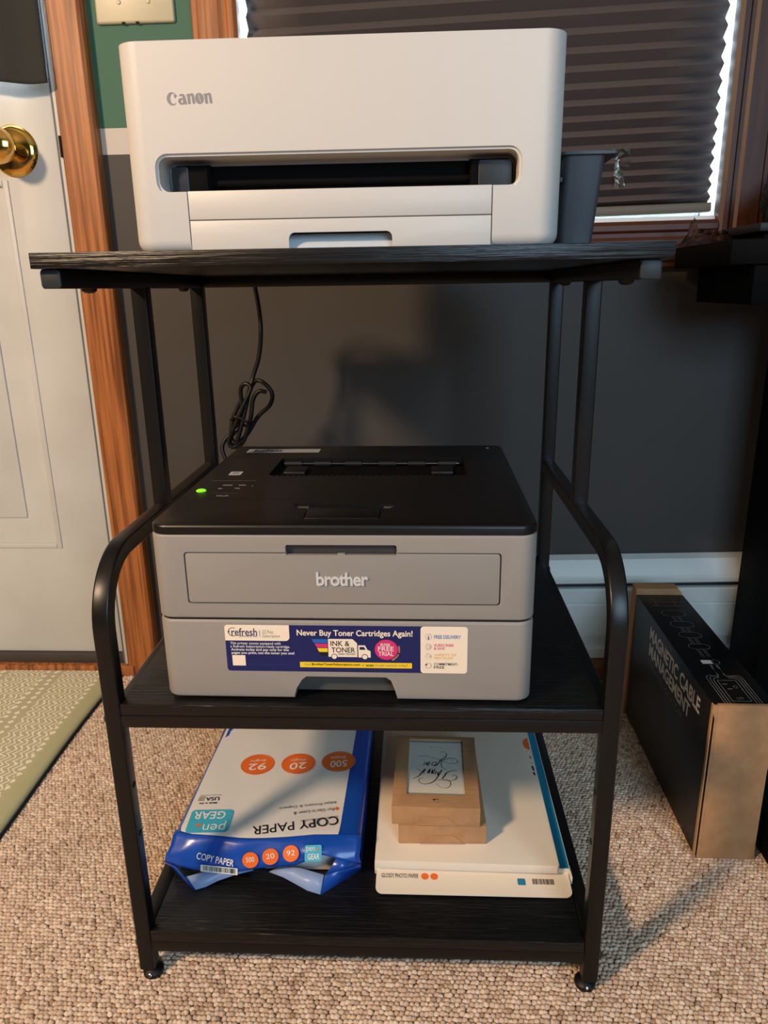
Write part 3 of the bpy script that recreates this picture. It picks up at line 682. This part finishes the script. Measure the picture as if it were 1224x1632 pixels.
# ================================================================== lower shelf: ream of copy paper
blue_wrap = mat('blue plastic wrapper', (24, 76, 172), .28, coat=.3); pale_wrap = mat('pale inside of wrapper', (150, 172, 214), .35); white_wrap = mat('white glossy wrapper', (232, 228, 222), .3, coat=.3)
ZS = .0662
rm = thing('copy_paper_ream', 'opened ream of copy paper in a blue and white wrapper on the lower shelf', 'paper ream', (-.121, .1, ZS))
bm = nb(); box(bm, -.2265, -.0165, .0935, .3725, ZS+.0012, .1118, .0008)
pw = mat('stacked sheet edges', (236, 230, 222), .7); nt, b = nodes(pw)
tc = nt.nodes.new('ShaderNodeTexCoord'); mp = nt.nodes.new('ShaderNodeMapping'); mp.inputs['Scale'].default_value = (2, 2, 900); nz_ = nt.nodes.new('ShaderNodeTexNoise'); nz_.inputs['Scale'].default_value = 1
bp_ = nt.nodes.new('ShaderNodeBump'); bp_.inputs['Strength'].default_value = .5; bp_.inputs['Distance'].default_value = .0006
nt.links.new(tc.outputs['Object'], mp.inputs[0]); nt.links.new(mp.outputs[0], nz_.inputs['Vector']); nt.links.new(nz_.outputs[0], bp_.inputs['Height']); nt.links.new(bp_.outputs[0], b.inputs['Normal'])
mk('paper_stack', bm, pw, rm, True)
# wrapper sleeve: profile round the stack, swept from back to front
bm = nb(); rows = []
for y in list(np.linspace(.379, .105, 20))+[.097]:
    k = (y-.09)/.29; xl = -.2318+.006*k; xr = -.0103
    wv = .0006*math.sin(y*60)
    prof = [(xl+.004, ZS+.0006), (xl-.0005, ZS+.004), (xl+wv, ZS+.025), (xl, .1105), (xl+.0025, .1148), (xl+.009, .1165)]
    prof += [(x, .1166+.0007*math.sin(x*70+y*23)) for x in np.linspace(xl+.02, xr-.02, 14)]
    prof += [(xr-.009, .1165), (xr-.0025, .1148), (xr, .1105), (xr-wv, ZS+.025), (xr+.0005, ZS+.004), (xr-.004, ZS+.0006)]
    rows.append([(x, y, z) for x, z in prof])
grid(bm, rows); slv = mk('wrapper', bm, blue_wrap, rm, True, 60)
# front flap sagging over the open end
tp = [(-.2318, .097, .1140), (-.2102, .0905, .1150), (-.1805, .0885, .1150), (-.1462, .0850, .1145), (-.128, .0855, .1145), (-.0997, .0880, .1150), (-.0646, .0935, .1158), (-.0345, .0945, .1158), (-.0105, .097, .1140)]
bt = [(-.2405, .0785, .0885), (-.2256, .074, .0852), (-.1905, .0715, .0828), (-.159, .0705, .0818), (-.1328, .0715, .0868), (-.085, .0735, .0905), (-.0588, .0755, .1050), (-.0375, .0755, .1015), (-.0095, .0790, .0895)]
def interp(pts, n):
    x = np.array([p[0] for p in pts]); t = np.linspace(0, 1, n); xi = np.interp(t, np.linspace(0, 1, len(pts)), x)
    return [tuple(np.interp(tt, np.linspace(0, 1, len(pts)), [p[k] for p in pts]) for k in range(3)) for tt in t]
A, B = interp(tp, 33), interp(bt, 33)
bm = nb(); rows = [[(a[0], a[1]+.0045, a[2]+.0002) for a in A], [(a[0], a[1]+.002, a[2]+.0003) for a in A], A]
for t in np.linspace(.12, 1, 9):
    rows.append([(a[0]+(b_[0]-a[0])*t+.0008*math.sin(9*t+a[0]*90), a[1]+(b_[1]-a[1])*t-.0035*math.sin(PI*t)-.0008*math.sin(a[0]*120+5*t), a[2]+(b_[2]-a[2])*t) for a, b_ in zip(A, B)])
fl_ = grid(bm, rows); flap = mk('wrapper_flap', bm, blue_wrap, rm, True, 60)
md = flap.modifiers.new('thickness', 'SOLIDIFY'); md.thickness = .0004
def tri_patch(name, pts, m_, nsub=4):
    b_ = nb(); vs = [b_.verts.new(p) for p in pts]; b_.faces.new(vs); bmesh.ops.triangulate(b_, faces=b_.faces[:])
    o = mk(name, b_, m_, rm, True, 20); md = o.modifiers.new('thickness', 'SOLIDIFY'); md.thickness = .0004; return o
# left and right torn side flaps, blue outside and pale inside
tri_patch('side_flap', [(-.2405, .0925, ZS+.0008), (-.2405, .0785, .0885), (-.2256, .074, .0852), (-.1990, .0572, ZS+.0010)], blue_wrap)
tri_patch('side_flap', [(-.2256, .0745, .0850), (-.2130, .0690, .0720), (-.1990, .0578, ZS+.0012)], blue_wrap)
tri_patch('flap_lining', [(-.2140, .0700, .0745), (-.1990, .0582, ZS+.0014), (-.1890, .0640, .0665), (-.1760, .0700, .0700), (-.1580, .0765, .0725), (-.1360, .0820, .0750), (-.1500, .0840, .0810), (-.1800, .0780, .0800)], pale_wrap)
tri_patch('side_flap', [(-.0095, .0790, .0895), (-.0105, .0950, ZS+.0008), (-.0546, .0550, ZS+.0010), (-.0500, .0690, .0830)], blue_wrap)
tri_patch('flap_lining', [(-.0515, .0700, .0820), (-.0546, .0556, ZS+.0014), (-.0700, .0610, .0655+.002), (-.0850, .0680, .0700), (-.1000, .0750, .0722), (-.1180, .0805, .0745), (-.1050, .0850, .0800), (-.0800, .0800, .0815)], pale_wrap)
tri_patch('corner_crease', [(-.0375, .0760, .1010), (-.0095, .0785, .0900), (-.0500, .0688, .0832), (-.0430, .0710, .0920)], blue_wrap)
# prints on the top of the wrapper (they read from the far side)
ZR = .1179
def topf(o, ang): a = math.radians(ang); return frame((o[0], o[1], ZR), (-math.cos(a), -math.sin(a), 0), (math.sin(a), -math.cos(a), 0))
bm = nb(); rows = []
for y in np.linspace(.372, .114, 16):
    k = (y-.09)/.29; rows.append([(x, y, .1169+.0007*math.sin(x*70+y*23)) for x in np.linspace(-.2255+.004*k, -.0355+.004*k, 14)])
ax_, ay_ = [p[0] for p in tp], [p[1] for p in tp]
rows.append([(x, float(np.interp(x, ax_, ay_))+.0075, .1177) for x in np.linspace(-.2250, -.0355, 14)])
rows.append([(x, float(np.interp(x, ax_, ay_))+.0012, .1168) for x in np.linspace(-.2235, -.0365, 14)])
grid(bm, rows); wp = mk('white_panel', bm, white_wrap, rm, True, 60)
def wtext(s, o, ang, wd, hh, m_, bold=0., shear=0, nm='wrapper_lettering'): return text(nm, s, (-wd/2, -hh/2, wd/2, hh/2), topf(o, ang), m_, wp, bold, True, shear)
wtext('COPY PAPER', (-.0885, .1080), 12, .102, .0150, black_ink, .006)
wtext('PAPEL PARA FOTOCOPIAS', (-.062, .1205), 12, .045, .0026, black_ink)
wtext('For Use in Laser &', (-.0700, .1335), 11, .050, .0052, black_ink, shear=.15); wtext('Inkjet Printers & Copiers', (-.0790, .1445), 11, .070, .0056, black_ink, shear=.15)
wtext('+', (-.0425, .139), 11, .006, .006, orange_ink, .06)
wtext('Made in the', (-.2045, .1445), 6, .022, .0034, black_ink, .02); wtext('USA', (-.2010, .1530), 6, .017, .0068, black_ink, .02); wtext('Forestry Certified', (-.205, .1600), 6, .026, .0026, black_ink)
for i in range(4): wtext('-', (-.2145, .1495+.0022*i), 6, .008, .0009, black_ink)
gx, gy = -.1935, .1130
shape('brand_patch', [rrect(-.0255, .0255, -.0200, .0200, .005, 5)], topf((gx, gy), 3), cyan_ink, wp, True)
def up_(fr, d): o_, a, b_ = fr; return (o_+Vector((0, 0, d)), a, b_)
text('brand_lettering', 'pen', (-.0205, .0010, .0060, .0160), up_(topf((gx, gy), 3), .0003), white_ink, wp, -.004, True); text('brand_lettering', '+', (.0085, .0045, .0150, .0110), up_(topf((gx, gy), 3), .0003), orange_ink, wp, .05, True)
text('brand_lettering', 'GEAR', (-.0170, -.0165, .0215, -.0030), up_(topf((gx, gy), 3), .0003), white_ink, wp, .012, True)
for (ox, oy), big, sm, tone in (((-.1585, .2245), '92', 'Bright', 0), ((-.1040, .2275), '20', 'Weight', 0), ((-.0500, .2335), '500', 'Sheets', 0)):
    f_ = topf((ox, oy), 8)
    shape('round_badge', [ell(0, 0, .0228, .0222, 36), ell(0, 0, .0206, .0200, 36), ell(0, 0, .0202, .0196, 36)], f_, orange_ink, wp, True)
    text('badge_lettering', big, (-.0115, -.0015, .0115, .0125), up_(f_, .0003), white_ink, wp, .01, True, shear=.1); text('badge_lettering', sm, (-.0105, -.0110, .0105, -.0050), up_(f_, .0003), white_ink, wp, .0, True, shear=.1)
# prints on the flap (they read from the front): plane tangent to the flap
ft_ = frame((0, .0752, .0985), (1, 0, 0), (0, -.40, .917))
def at_flap(x, z):
    """point on the flap at world x and height z (front side)"""
    t = np.linspace(0, 1, 33); i = int(np.argmin([abs(a[0]-x) for a in A])); a, b_ = A[i], B[i]
    k = min(max((a[2]-z)/(a[2]-b_[2]), 0), 1); return Vector((x, a[1]+(b_[1]-a[1])*k-.0035*math.sin(PI*k)-.0018, z))
def flapf(x, z, ang=0):
    p = at_flap(x, z); u1 = (at_flap(x+.012, z)-at_flap(x-.012, z)).normalized(); v1 = (at_flap(x, z+.005)-at_flap(x, z-.005)).normalized()
    nrm = u1.cross(v1).normalized(); v1 = nrm.cross(u1); a = math.radians(ang)
    return (p-Vector((0, .0, 0))+nrm*(.0006), u1*math.cos(a)+v1*math.sin(a), v1*math.cos(a)-u1*math.sin(a))
text('wrapper_lettering', 'COPY PAPER', (-.0225, -.0038, .0225, .0038), flapf(-.1780, .0970, -8), white_ink, flap, .012, True)
fb = flapf(-.1735, .0860, -3); shape('barcode_patch', [rrect(-.022, .022, -.0042, .0042, .0006, 2)], fb, paper_white, flap, True)
bars = []; x = -.0185
while x < .0185:
    wd = random.choice((.0003, .0005, .0008)); bars.append([(x, -.0026), (x+wd, -.0026), (x+wd, .0034), (x, .0034)]); x += wd+random.choice((.0004, .0006, .0009))
shape('barcode', bars, up_(fb, 0) if False else (fb[0]+Vector((0, -.0004, .0001)), fb[1], fb[2]), black_ink, flap, True)
for x, z, s in ((-.1365, .0985, '500'), (-.1134, .1020, '20'), (-.0897, .1050, '92')):
    f_ = flapf(x, z, 8); shape('round_badge', [ell(0, 0, .0095, .0088, 26)], f_, orange_ink, flap, True)
    text('badge_lettering', s, (-.0048, -.002, .0048, .0035), (f_[0]+Vector((0, -.0004, .0001)), f_[1], f_[2]), white_ink, flap, .0, True)
f_ = flapf(-.0635, .1075, 3); shape('brand_patch', [rrect(-.0098, .0098, -.0092, .0082, .002, 4)], f_, cyan_ink, flap, True)
f_ = (f_[0]+Vector((0, -.0004, .0001)), f_[1], f_[2]); text('brand_lettering', 'pen', (-.0078, .0004, .0018, .0062), f_, white_ink, flap, -.004, True); text('brand_lettering', '+', (.003, .002, .0058, .005), f_, orange_ink, flap, .05, True); text('brand_lettering', 'GEAR', (-.0062, -.0068, .0074, -.0008), f_, white_ink, flap, .012, True)

# ================================================================== lower shelf: photo paper and card boxes
card_white = mat('white carton', (240, 228, 210), .45)
pp = thing('photo_paper_pack', 'flat white photo paper pack with a teal edge and rounded front flap', 'paper pack', (.12, .09, ZS))
bm = nb(); box(bm, .0060, .2335, .0890, .3740, ZS+.0008, .0800, .0008); ppb = mk('carton', bm, card_white, pp, True)
bm = nb(); prism(bm, rrect(.0085, .2315, .0570, .0900, (.008, .008, .0005, .0005), 6), ZS+.0030, ZS+.0042, 'z')
for v in bm.verts: v.co.z += (v.co.y-.057)*.12
pfl = mk('front_flap', bm, card_white, pp, True)
shape('teal_edge', [[(.2190, .0900), (.2325, .0900), (.2325, .3730), (.2190, .3730)]], frame((0, 0, .0802), (1, 0, 0), (0, 1, 0)), teal_ink, ppb, True)
bm = nb(); box(bm, .2325, .2350, .080, .098, ZS+.0008, .0765, .0006); mk('torn_corner', bm, card_white, pp, True)
pf = frame((0, .0787, ZS+.0072), (1, 0, 0), (0, .9928, .119))
text('flap_lettering', 'GLOSSY PHOTO PAPER', (.0145, -.0012, .0575, .0046), pf, mat('dark grey print', (84, 82, 80), .5), pfl, .004, True)
for x in (.0650, .0758):
    shape('round_badge', [ell(x, .0014, .0044, .0044, 20)], pf, orange_ink, pfl, True)
shape('brand_patch', [rrect(.1715, .1805, -.0075, .0012, .0012, 3)], pf, teal_ink, pfl, True)
bars = []; x = .1885
while x < .2130:
    wd = random.choice((.0003, .0005, .0008)); bars.append([(x, -.0060), (x+wd, -.0060), (x+wd, .0012), (x, .0012)]); x += wd+random.choice((.0004, .0006, .0009))
shape('barcode', bars, pf, black_ink, pfl, True)
wc = thing('white_carton', 'plain white flat carton lying on the photo paper pack under the kraft boxes', 'carton', (.112, .085, .0802))
bm = nb(); prism(bm, [(.0068, .0835), (.2170, .0805), (.2195, .0830), (.2200, .3700), (.0050, .3700)], .0804, .0915, 'z', .0008, 2); wcb = mk('carton', bm, card_white, wc, True)
wf = frame((0, 0, .0918), (1, 0, 0), (0, 1, 0))
shape('orange_logo', [ell(.2175, .3180, .0085, .0140, 20, PI/2, 1.5*PI)], wf, orange_ink, wcb, True)
for i, (y0, y1) in enumerate(((.283, .289), (.272, .2735), (.256, .266), (.246, .252))): shape('printed_mark', [[(.2145, y0), (.2170, y0), (.2162, y1), (.2137, y1)]], wf, black_ink if i > 1 else grey_ink, wcb, True)
kraft_in = mat('kraft cardboard inner', (140, 98, 64), .8)
def card_box(name, label, loc, rz, z0, window):
    t = thing(name, label, 'card box', (loc[0], loc[1], z0), rz, 'kraft card boxes')
    h = .0255; wd, dp = .1045, .1455
    bm = nb(); box(bm, -wd/2, wd/2, 0, dp, 0, h, .0012)
    if window:
        c_ = nb(); prism(c_, rrect(-.0355, .0355, .0235, .1375, .002, 3), h-.004, h+.01, 'z'); bm = boolean(bm, [c_])
    b0 = mk('carton', bm, kraft, t)
    bm = nb(); box(bm, -.024, .024, -.0016, -.0002, .0012, .0032, .0004); mk('tuck_edge', bm, kraft, t)
    bm = nb(); prism(bm, [(-.027, .0004), (.027, .0004), (.023, .0035), (.012, .0125), (-.012, .0125), (-.023, .0035)], -.0006, .0002, 'y'); mk('tuck_tab', bm, kraft, t)
    return t, b0, h
lower, _, hh = card_box('card_box', 'lower of two stacked kraft card boxes, set slightly to the right', (.0862, .1120), math.radians(1.0), .0917, False)
t, b0, hh = card_box('card_box', 'upper kraft card box with a Thank You card showing through its window', (.0782, .1125), math.radians(-1.2), .1174, True)
bm = nb(); box(bm, -.0353, .0353, .0237, .1373, hh-.0042, hh-.0028); cardp = mk('card', bm, mat('pale card', (224, 218, 206), .6), t)
cf = frame((0, 0, hh-.0026), (1, 0, 0), (0, 1, 0)); blue_border = mat('pale blue border', (132, 158, 166), .6)
shape('card_border', [rrect(-.0350, .0350, .0240, .0290, 0)], cf, blue_border, cardp); shape('card_border', [rrect(-.0350, .0350, .1335, .1370, 0)], cf, blue_border, cardp)
# script lettering, strokes taken in the orientation they are seen (upside down): u = right, v = away
k_ = .0710/640
def sc(pts): return [((x-570)*k_, .0290+(690-y)*k_*1.72) for x, y in pts]
SL = .0006
strokes = [
 ([(575, 595), (620, 628), (680, 635), (725, 615), (735, 580), (700, 552), (640, 552), (590, 560)], (.0003, .0006, .0009, .0005)),
 ([(815, 455), (760, 455), (700, 475), (668, 510), (640, 545)], (.0004, .0008, .0016, .0012)),
 ([(655, 560), (730, 560), (790, 545), (810, 520), (785, 503), (750, 510)], (.0004, .0009, .0005)),
 ([(640, 450), (600, 510), (555, 565), (490, 595), (420, 598), (380, 575), (385, 550), (430, 540)], (.0014, .0011, .0006, .0004)),
 ([(610, 470), (590, 500), (605, 510), (575, 470), (560, 500)], .0010), ([(560, 440), (545, 480), (530, 490), (535, 450), (515, 488)], .0011), ([(510, 440), (490, 490), (500, 450), (470, 490)], .0011),
 ([(455, 450), (430, 480), (440, 495)], .0009), ([(445, 440), (400, 500), (360, 530), (310, 548)], (.0013, .0011, .0004)), ([(360, 440), (390, 465), (420, 480), (380, 500)], .0006),
 ([(620, 255), (670, 250), (698, 275), (680, 310), (630, 340), (590, 390), (560, 410), (545, 400)], (.0003, .0008, .0014, .0006)),
 ([(690, 440), (650, 430), (632, 390), (645, 350), (700, 325), (770, 320), (825, 340), (815, 370), (750, 378), (680, 365), (600, 335), (500, 310), (400, 300), (365, 315)], (.0005, .0009, .0005, .0006, .0003)),
 ([(575, 365), (540, 370), (525, 395), (545, 405), (575, 385), (575, 365)], .0009), ([(500, 360), (490, 395), (470, 405), (478, 370), (450, 400)], .0010), ([(450, 365), (430, 400), (420, 405)], .0008)]
ribbon('script_lettering', [(sc(p), w_) for p, w_ in strokes], cf, black_ink, cardp, lift=.0002)
for x in (-.006, 0, .006): shape('small_lettering', [ell(x, .1235, .0012, .0007, 10)], cf, grey_ink, cardp)
lg = frame((0, 0, hh+.0002), (1, 0, 0), (0, 1, 0))
shape('maker_mark', [ell(-.0024, .0138, .0016, .0012, 12), ell(.0, .0142, .0014, .0014, 12), ell(.0024, .0138, .0016, .0012, 12)], lg, black_ink, b0)
shape('maker_lettering', [[(x-.0004, .0100), (x+.0004, .0100), (x+.0004, .0116), (x-.0004, .0116)] for x in (-.003, -.0015, 0, .0015, .003)], lg, grey_ink, b0)

# ================================================================== black product box on the carpet
mb = thing('cable_kit_box', 'black cardboard product box with kraft ends standing on edge beside the stand', 'cardboard box', (.4605, .1990, .0015), math.radians(-.3))
sleeve_m = mat('black printed cardboard', (12, 12, 13), .42, bump=((300, 300, 300), .06, .0006))
bm = nb(); box(bm, -.0390, .0372, .0040, .345, .001, .2290, .0015); slv2 = mk('printed_sleeve', bm, sleeve_m, mb)
bm = nb(); box(bm, -.0330, .0372, -.0005, .0055, .0, .2293, .0008); mk('end_panel', bm, kraft, mb)
bm = nb(); prism(bm, [(-.0405, .0), (-.0385, .0), (-.0385, .2300), (-.0400, .2300)], .0, .005, 'y'); mk('folded_flap', bm, kraft, mb)
bm = nb(); prism(bm, [(-.0330, .002), (-.0330, .2293), (-.0400, .2300), (-.0400, .2230), (-.0360, .2100), (-.0362, .002)], -.0003, .0012, 'y'); mk('flap_edge', bm, kraft, mb)
bm = nb(); prism(bm, [(-.0435, .0), (.0360, .0), (.0360, .2310), (.030, .2385), (-.0395, .2385)], .346, .372, 'y', .001, 1); mk('rear_flap', bm, kraft, mb)
lf = frame((-.03925, 0, 0), (0, -1, 0), (0, 0, 1))          # left face, reading towards the camera
sil = mat('silver print', (240, 234, 224), .5); dim_ink = mat('faint grey print', (122, 121, 120), .5); dimmer = mat('ghost grey print', (50, 51, 54), .5)
text('sleeve_lettering', 'MAGNETIC CABLE', (-.258, .1905, -.040, .2135), lf, sil, slv2, .028)
text('sleeve_lettering', 'MANAGEMENT', (-.255, .1640, -.071, .1865), lf, sil, slv2, .028)
text('sleeve_lettering', 'ESSENTIAL SOLUTION', (-.255, .1490, -.098, .1585), lf, dim_ink, slv2)
text('sleeve_lettering', 'LTT', (-.181, .2170, -.158, .2245), lf, dim_ink, slv2)
ribbon('cable_drawing', [([(-.20, .03), (-.16, .09), (-.17, .125), (-.20, .12), (-.19, .10)], .0012), ([(-.19, .03), (-.14, .08), (-.12, .055), (-.10, .01)], .0012), ([(-.13, .02), (-.095, .09), (-.08, .07), (-.06, .075), (-.05, .04)], .0012), ([(-.10, .01), (-.06, .06), (-.035, .05)], .001)], lf, dimmer, slv2)
tf = frame((0, 0, .22925), (1, 0, 0), (0, 1, 0))
line_m = mat('grey line print', (140, 139, 137), .5)
for y, rx, ry in ((.111, .0135, .0085), (.157, .0150, .0110), (.194, .0165, .0125), (.230, .0175, .0140), (.270, .0185, .0150)):
    o_ = rrect(-.002-rx, -.002+rx, y-ry*.75, y+ry*.75, ry*.74, 6); i_ = rrect(-.002-rx+.0007, -.002+rx-.0007, y-ry*.75+.0007, y+ry*.75-.0007, ry*.74-.0007, 6)
    if y < .12: continue
    shape('line_drawing', [o_, i_], tf, line_m, slv2)
ys = [.0, .078, .1465, .185, .219, .258]
for a_, b2 in ((.166, .184), (.204, .219), (.241, .258), (.126, .148)):
    for x in (-.0085, -.0055, .0000, .0030): ribbon('line_drawing', [([(x, a_), (x, b2)], .0006)], tf, line_m, slv2)
shape('white_patch', [[(-.015, .1060), (-.001, .1060), (-.001, .1165), (-.015, .1165)]], tf, paper_white, slv2)
shape('line_drawing', [rrect(.0, .0095, .1045, .1185, .0055, 5), rrect(.0006, .0089, .1051, .1179, .005, 5)], tf, line_m, slv2)
for k2, off in enumerate((.0, .0035, .007)):
    x0, x1, yt = -.0165-off, .0155+off, .068+off*.9
    ribbon('line_drawing', [([(x0, .003), (x0, .03), (x0, yt-.008), (x0+.003, yt-.001), (x0+.008, yt), (-.0085+off*.4, yt), (-.0065, yt+.012), (-.0068+off*.4, .103)], .0007), ([(x1, .003), (x1, .03), (x1, yt-.008), (x1-.003, yt-.001), (x1-.006, yt), (.006-off*.4, yt), (.0030, yt+.012), (.0032-off*.4, .103)], .0007)], tf, line_m, slv2)
shape('line_drawing', [rrect(-.0125, .0115, .010, .062, .001, 2), rrect(-.0119, .0109, .0106, .0614, .001, 2)], tf, line_m, slv2)
for x, y in ((-.006, .052), (-.004, .040)): shape('line_drawing', [rrect(x-.003, x+.003, y-.0008, y+.0008, .0004, 2)], tf, dim_ink, slv2)
shape('line_drawing', [ell(.0045, .045, .0024, .0036, 16), ell(.0045, .045, .0018, .0030, 16)], tf, dim_ink, slv2)
text('sleeve_lettering', 'LTT', (-.004, .014, .004, .019), tf, dim_ink, slv2)
ribbon('line_drawing', [([(-.028, .298), (.026, .298)], .0008), ([(-.028, .314), (.026, .314)], .0008), ([(-.018, .298), (-.018, .330)], .0008), ([(.012, .298), (.012, .330)], .0008)], tf, dim_ink, slv2)

# ================================================================== power cord behind the stand
pc = thing('power_cord', 'black power cord hanging behind the stand with its slack tied in a bundle', 'power cord', (-.20, .52, .46))
yc = .53
def cw(x, y, d=0):   # point where the photo shows the cord, on the plane y = yc+d
    px = (x-612)/fpx; py = (816-y)/fpx; dr = fw+rt*px+up*py; t_ = (yc+d+.6216)/dr.y; return tuple(Vector((.059, -.6216, .7291))+dr*t_)
def V3(x, z, d=0): return (x, yc+d, z)
bm = nb(); tube(bm, smooth_path([(-.150, .3440, .800), (-.152, .36, .798), (-.160, .40, .775), (-.172, .45, .763), (-.180, .49, .745), V3(-.183, .70), V3(-.1825, .665), V3(-.188, .63), V3(-.199, .600), V3(-.206, .575, -.006), V3(-.222, .52, -.008), V3(-.232, .497, -.006), V3(-.240, .505, 0), V3(-.238, .530, .004), V3(-.224, .560, .006)]), circ(.0034, 10)); mk('cable', bm, cord_black, pc, True, 60)
bm = nb()
loop_pts = [V3(-.224, .530, .004), V3(-.209, .572, .004), V3(-.196, .593, .0), V3(-.182, .591, -.004), V3(-.170, .575, -.004), V3(-.175, .556, 0), V3(-.196, .537, .004), V3(-.216, .508, .002), V3(-.236, .490, -.004), V3(-.243, .500, -.006), V3(-.228, .530, -.010), V3(-.212, .562, -.010), V3(-.202, .584, -.008), V3(-.211, .590, -.006), V3(-.219, .580, -.004), V3(-.220, .55, 0), V3(-.232, .517, .006), V3(-.246, .500, .006), V3(-.238, .488, .004), V3(-.222, .497, .0), V3(-.206, .535, -.006), V3(-.200, .565, -.006), V3(-.190, .578, -.006), V3(-.178, .577, -.006)]
tube(bm, smooth_path(loop_pts), circ(.0034, 10)); mk('bundled_loop', bm, cord_black, pc, True, 60)
bm = nb(); tube(bm, smooth_path([V3(-.224, .52, .004), V3(-.245, .507, .003), V3(-.256, .490, 0), V3(-.252, .472, -.004), V3(-.240, .455, -.006), V3(-.225, .43, -.01), V3(-.20, .39, -.02), V3(-.16, .37, -.03)]), circ(.0034, 10)); mk('cable_tail', bm, cord_black, pc, True, 60)
bm = nb(); tube(bm, smooth_path([V3(-.236, .535, -.014), V3(-.226, .541, -.018), V3(-.210, .532, -.016), V3(-.212, .524, -.008), V3(-.228, .527, .010), V3(-.238, .535, .0)]), circ(.0022, 8)); mk('twist_tie', bm, cord_black, pc, True, 60)

# ================================================================== desk at the right
dk = thing('black_desk', 'black desk along the right edge of the picture behind the stand', 'desk', (.9, .55, 0))
bm = nb(); box(bm, .4700, 1.75, .430, .655, .752, .7835, .0015); mk('desk_top', bm, desk_black, dk, True)
bm = nb(); box(bm, .5050, 1.3, .435, .64, .700, .7515, .0015); mk('drawer_case', bm, desk_black, dk, True)
bm = nb(); box(bm, .6350, .665, .54, .65, .0, .7515, .001); mk('side_panel', bm, desk_black, dk, True)
bm = nb(); box(bm, 1.68, 1.71, .44, .65, .0, .7515, .001); mk('side_panel', bm, desk_black, dk, True)
bm = nb(); prism(bm, rrect(.5120, .560, .13, .62, .004, 3), .0, .060, 'z', .004, 2); mk('floor_foot', bm, desk_black, dk, True)
bm = nb(); box(bm, .515, .555, .50, .60, .058, .7515, .002); mk('rear_post', bm, desk_black, dk, True) if False else bm.free()
rs = thing('low_riser', 'dark grey low riser standing on the black desk', 'riser', (.7, .57, .7837))
bm = nb(); box(bm, .5330, .99, .500, .640, .7965, .8085, .002); mk('riser_top', bm, mat('charcoal laminate', (22, 23, 25), .5), rs, True)
bm = nb(); box(bm, .545, .98, .510, .635, .7838, .7968, .001); mk('riser_base', bm, desk_black, rs, True)
pch = thing('black_pouch', 'black crumpled cloth pouch heaped on the riser at the right edge', 'pouch', (.655, .57, .8087))
bm = nb(); bmesh.ops.create_icosphere(bm, subdivisions=4, radius=1)
for v in bm.verts:
    p = v.co.copy(); n_ = .12*math.sin(p.x*5+2*p.z)+.10*math.sin(p.y*6+p.x*3)+.08*math.sin(p.z*9+4*p.y)
    v.co = Vector((p.x*.082*(1+n_), p.y*.045*(1+n_), max((p.z*.055*(1+1.3*n_))+.035, 0)))
mk('pouch_body', bm, mat('black nylon', (16, 16, 18), .6), pch, ang=80)
bm = nb(); tube(bm, smooth_path([(-.070, -.030, .012), (-.062, -.045, .02), (-.045, -.05, .031), (-.03, -.048, .036)]), circ(.0012, 8)); mk('zip_pull', bm, mat('dull zip metal', (120, 122, 126), .4, .6), pch)
wr = thing('plastic_wrapper', 'crumpled clear plastic wrapper lying on the black desk corner', 'wrapper', (.497, .60, .7837))
bm = nb(); rows = []
rn = np.random.RandomState(4)
for i, u_ in enumerate(np.linspace(0, 1, 20)):
    q = []
    for j, t_ in enumerate(np.linspace(0, 1, 16)):
        e_ = math.sin(PI*t_)*min(1, 4*(1-u_))*min(1, 6*u_+.15)
        hgt = (.014+.012*rn.rand())*e_
        if i in (3, 4): hgt += .016*math.sin(PI*t_)**4
        q.append((-.036+.082*u_+.003*(rn.rand()-.5), -.03+.06*t_+.003*(rn.rand()-.5), .0006+hgt))
    rows.append(q)
grid(bm, rows); mk('film', bm, mat('cloudy plastic film', (240, 238, 235), .05, trans=1, alpha=.6, ior=1.18), wr, ang=8)
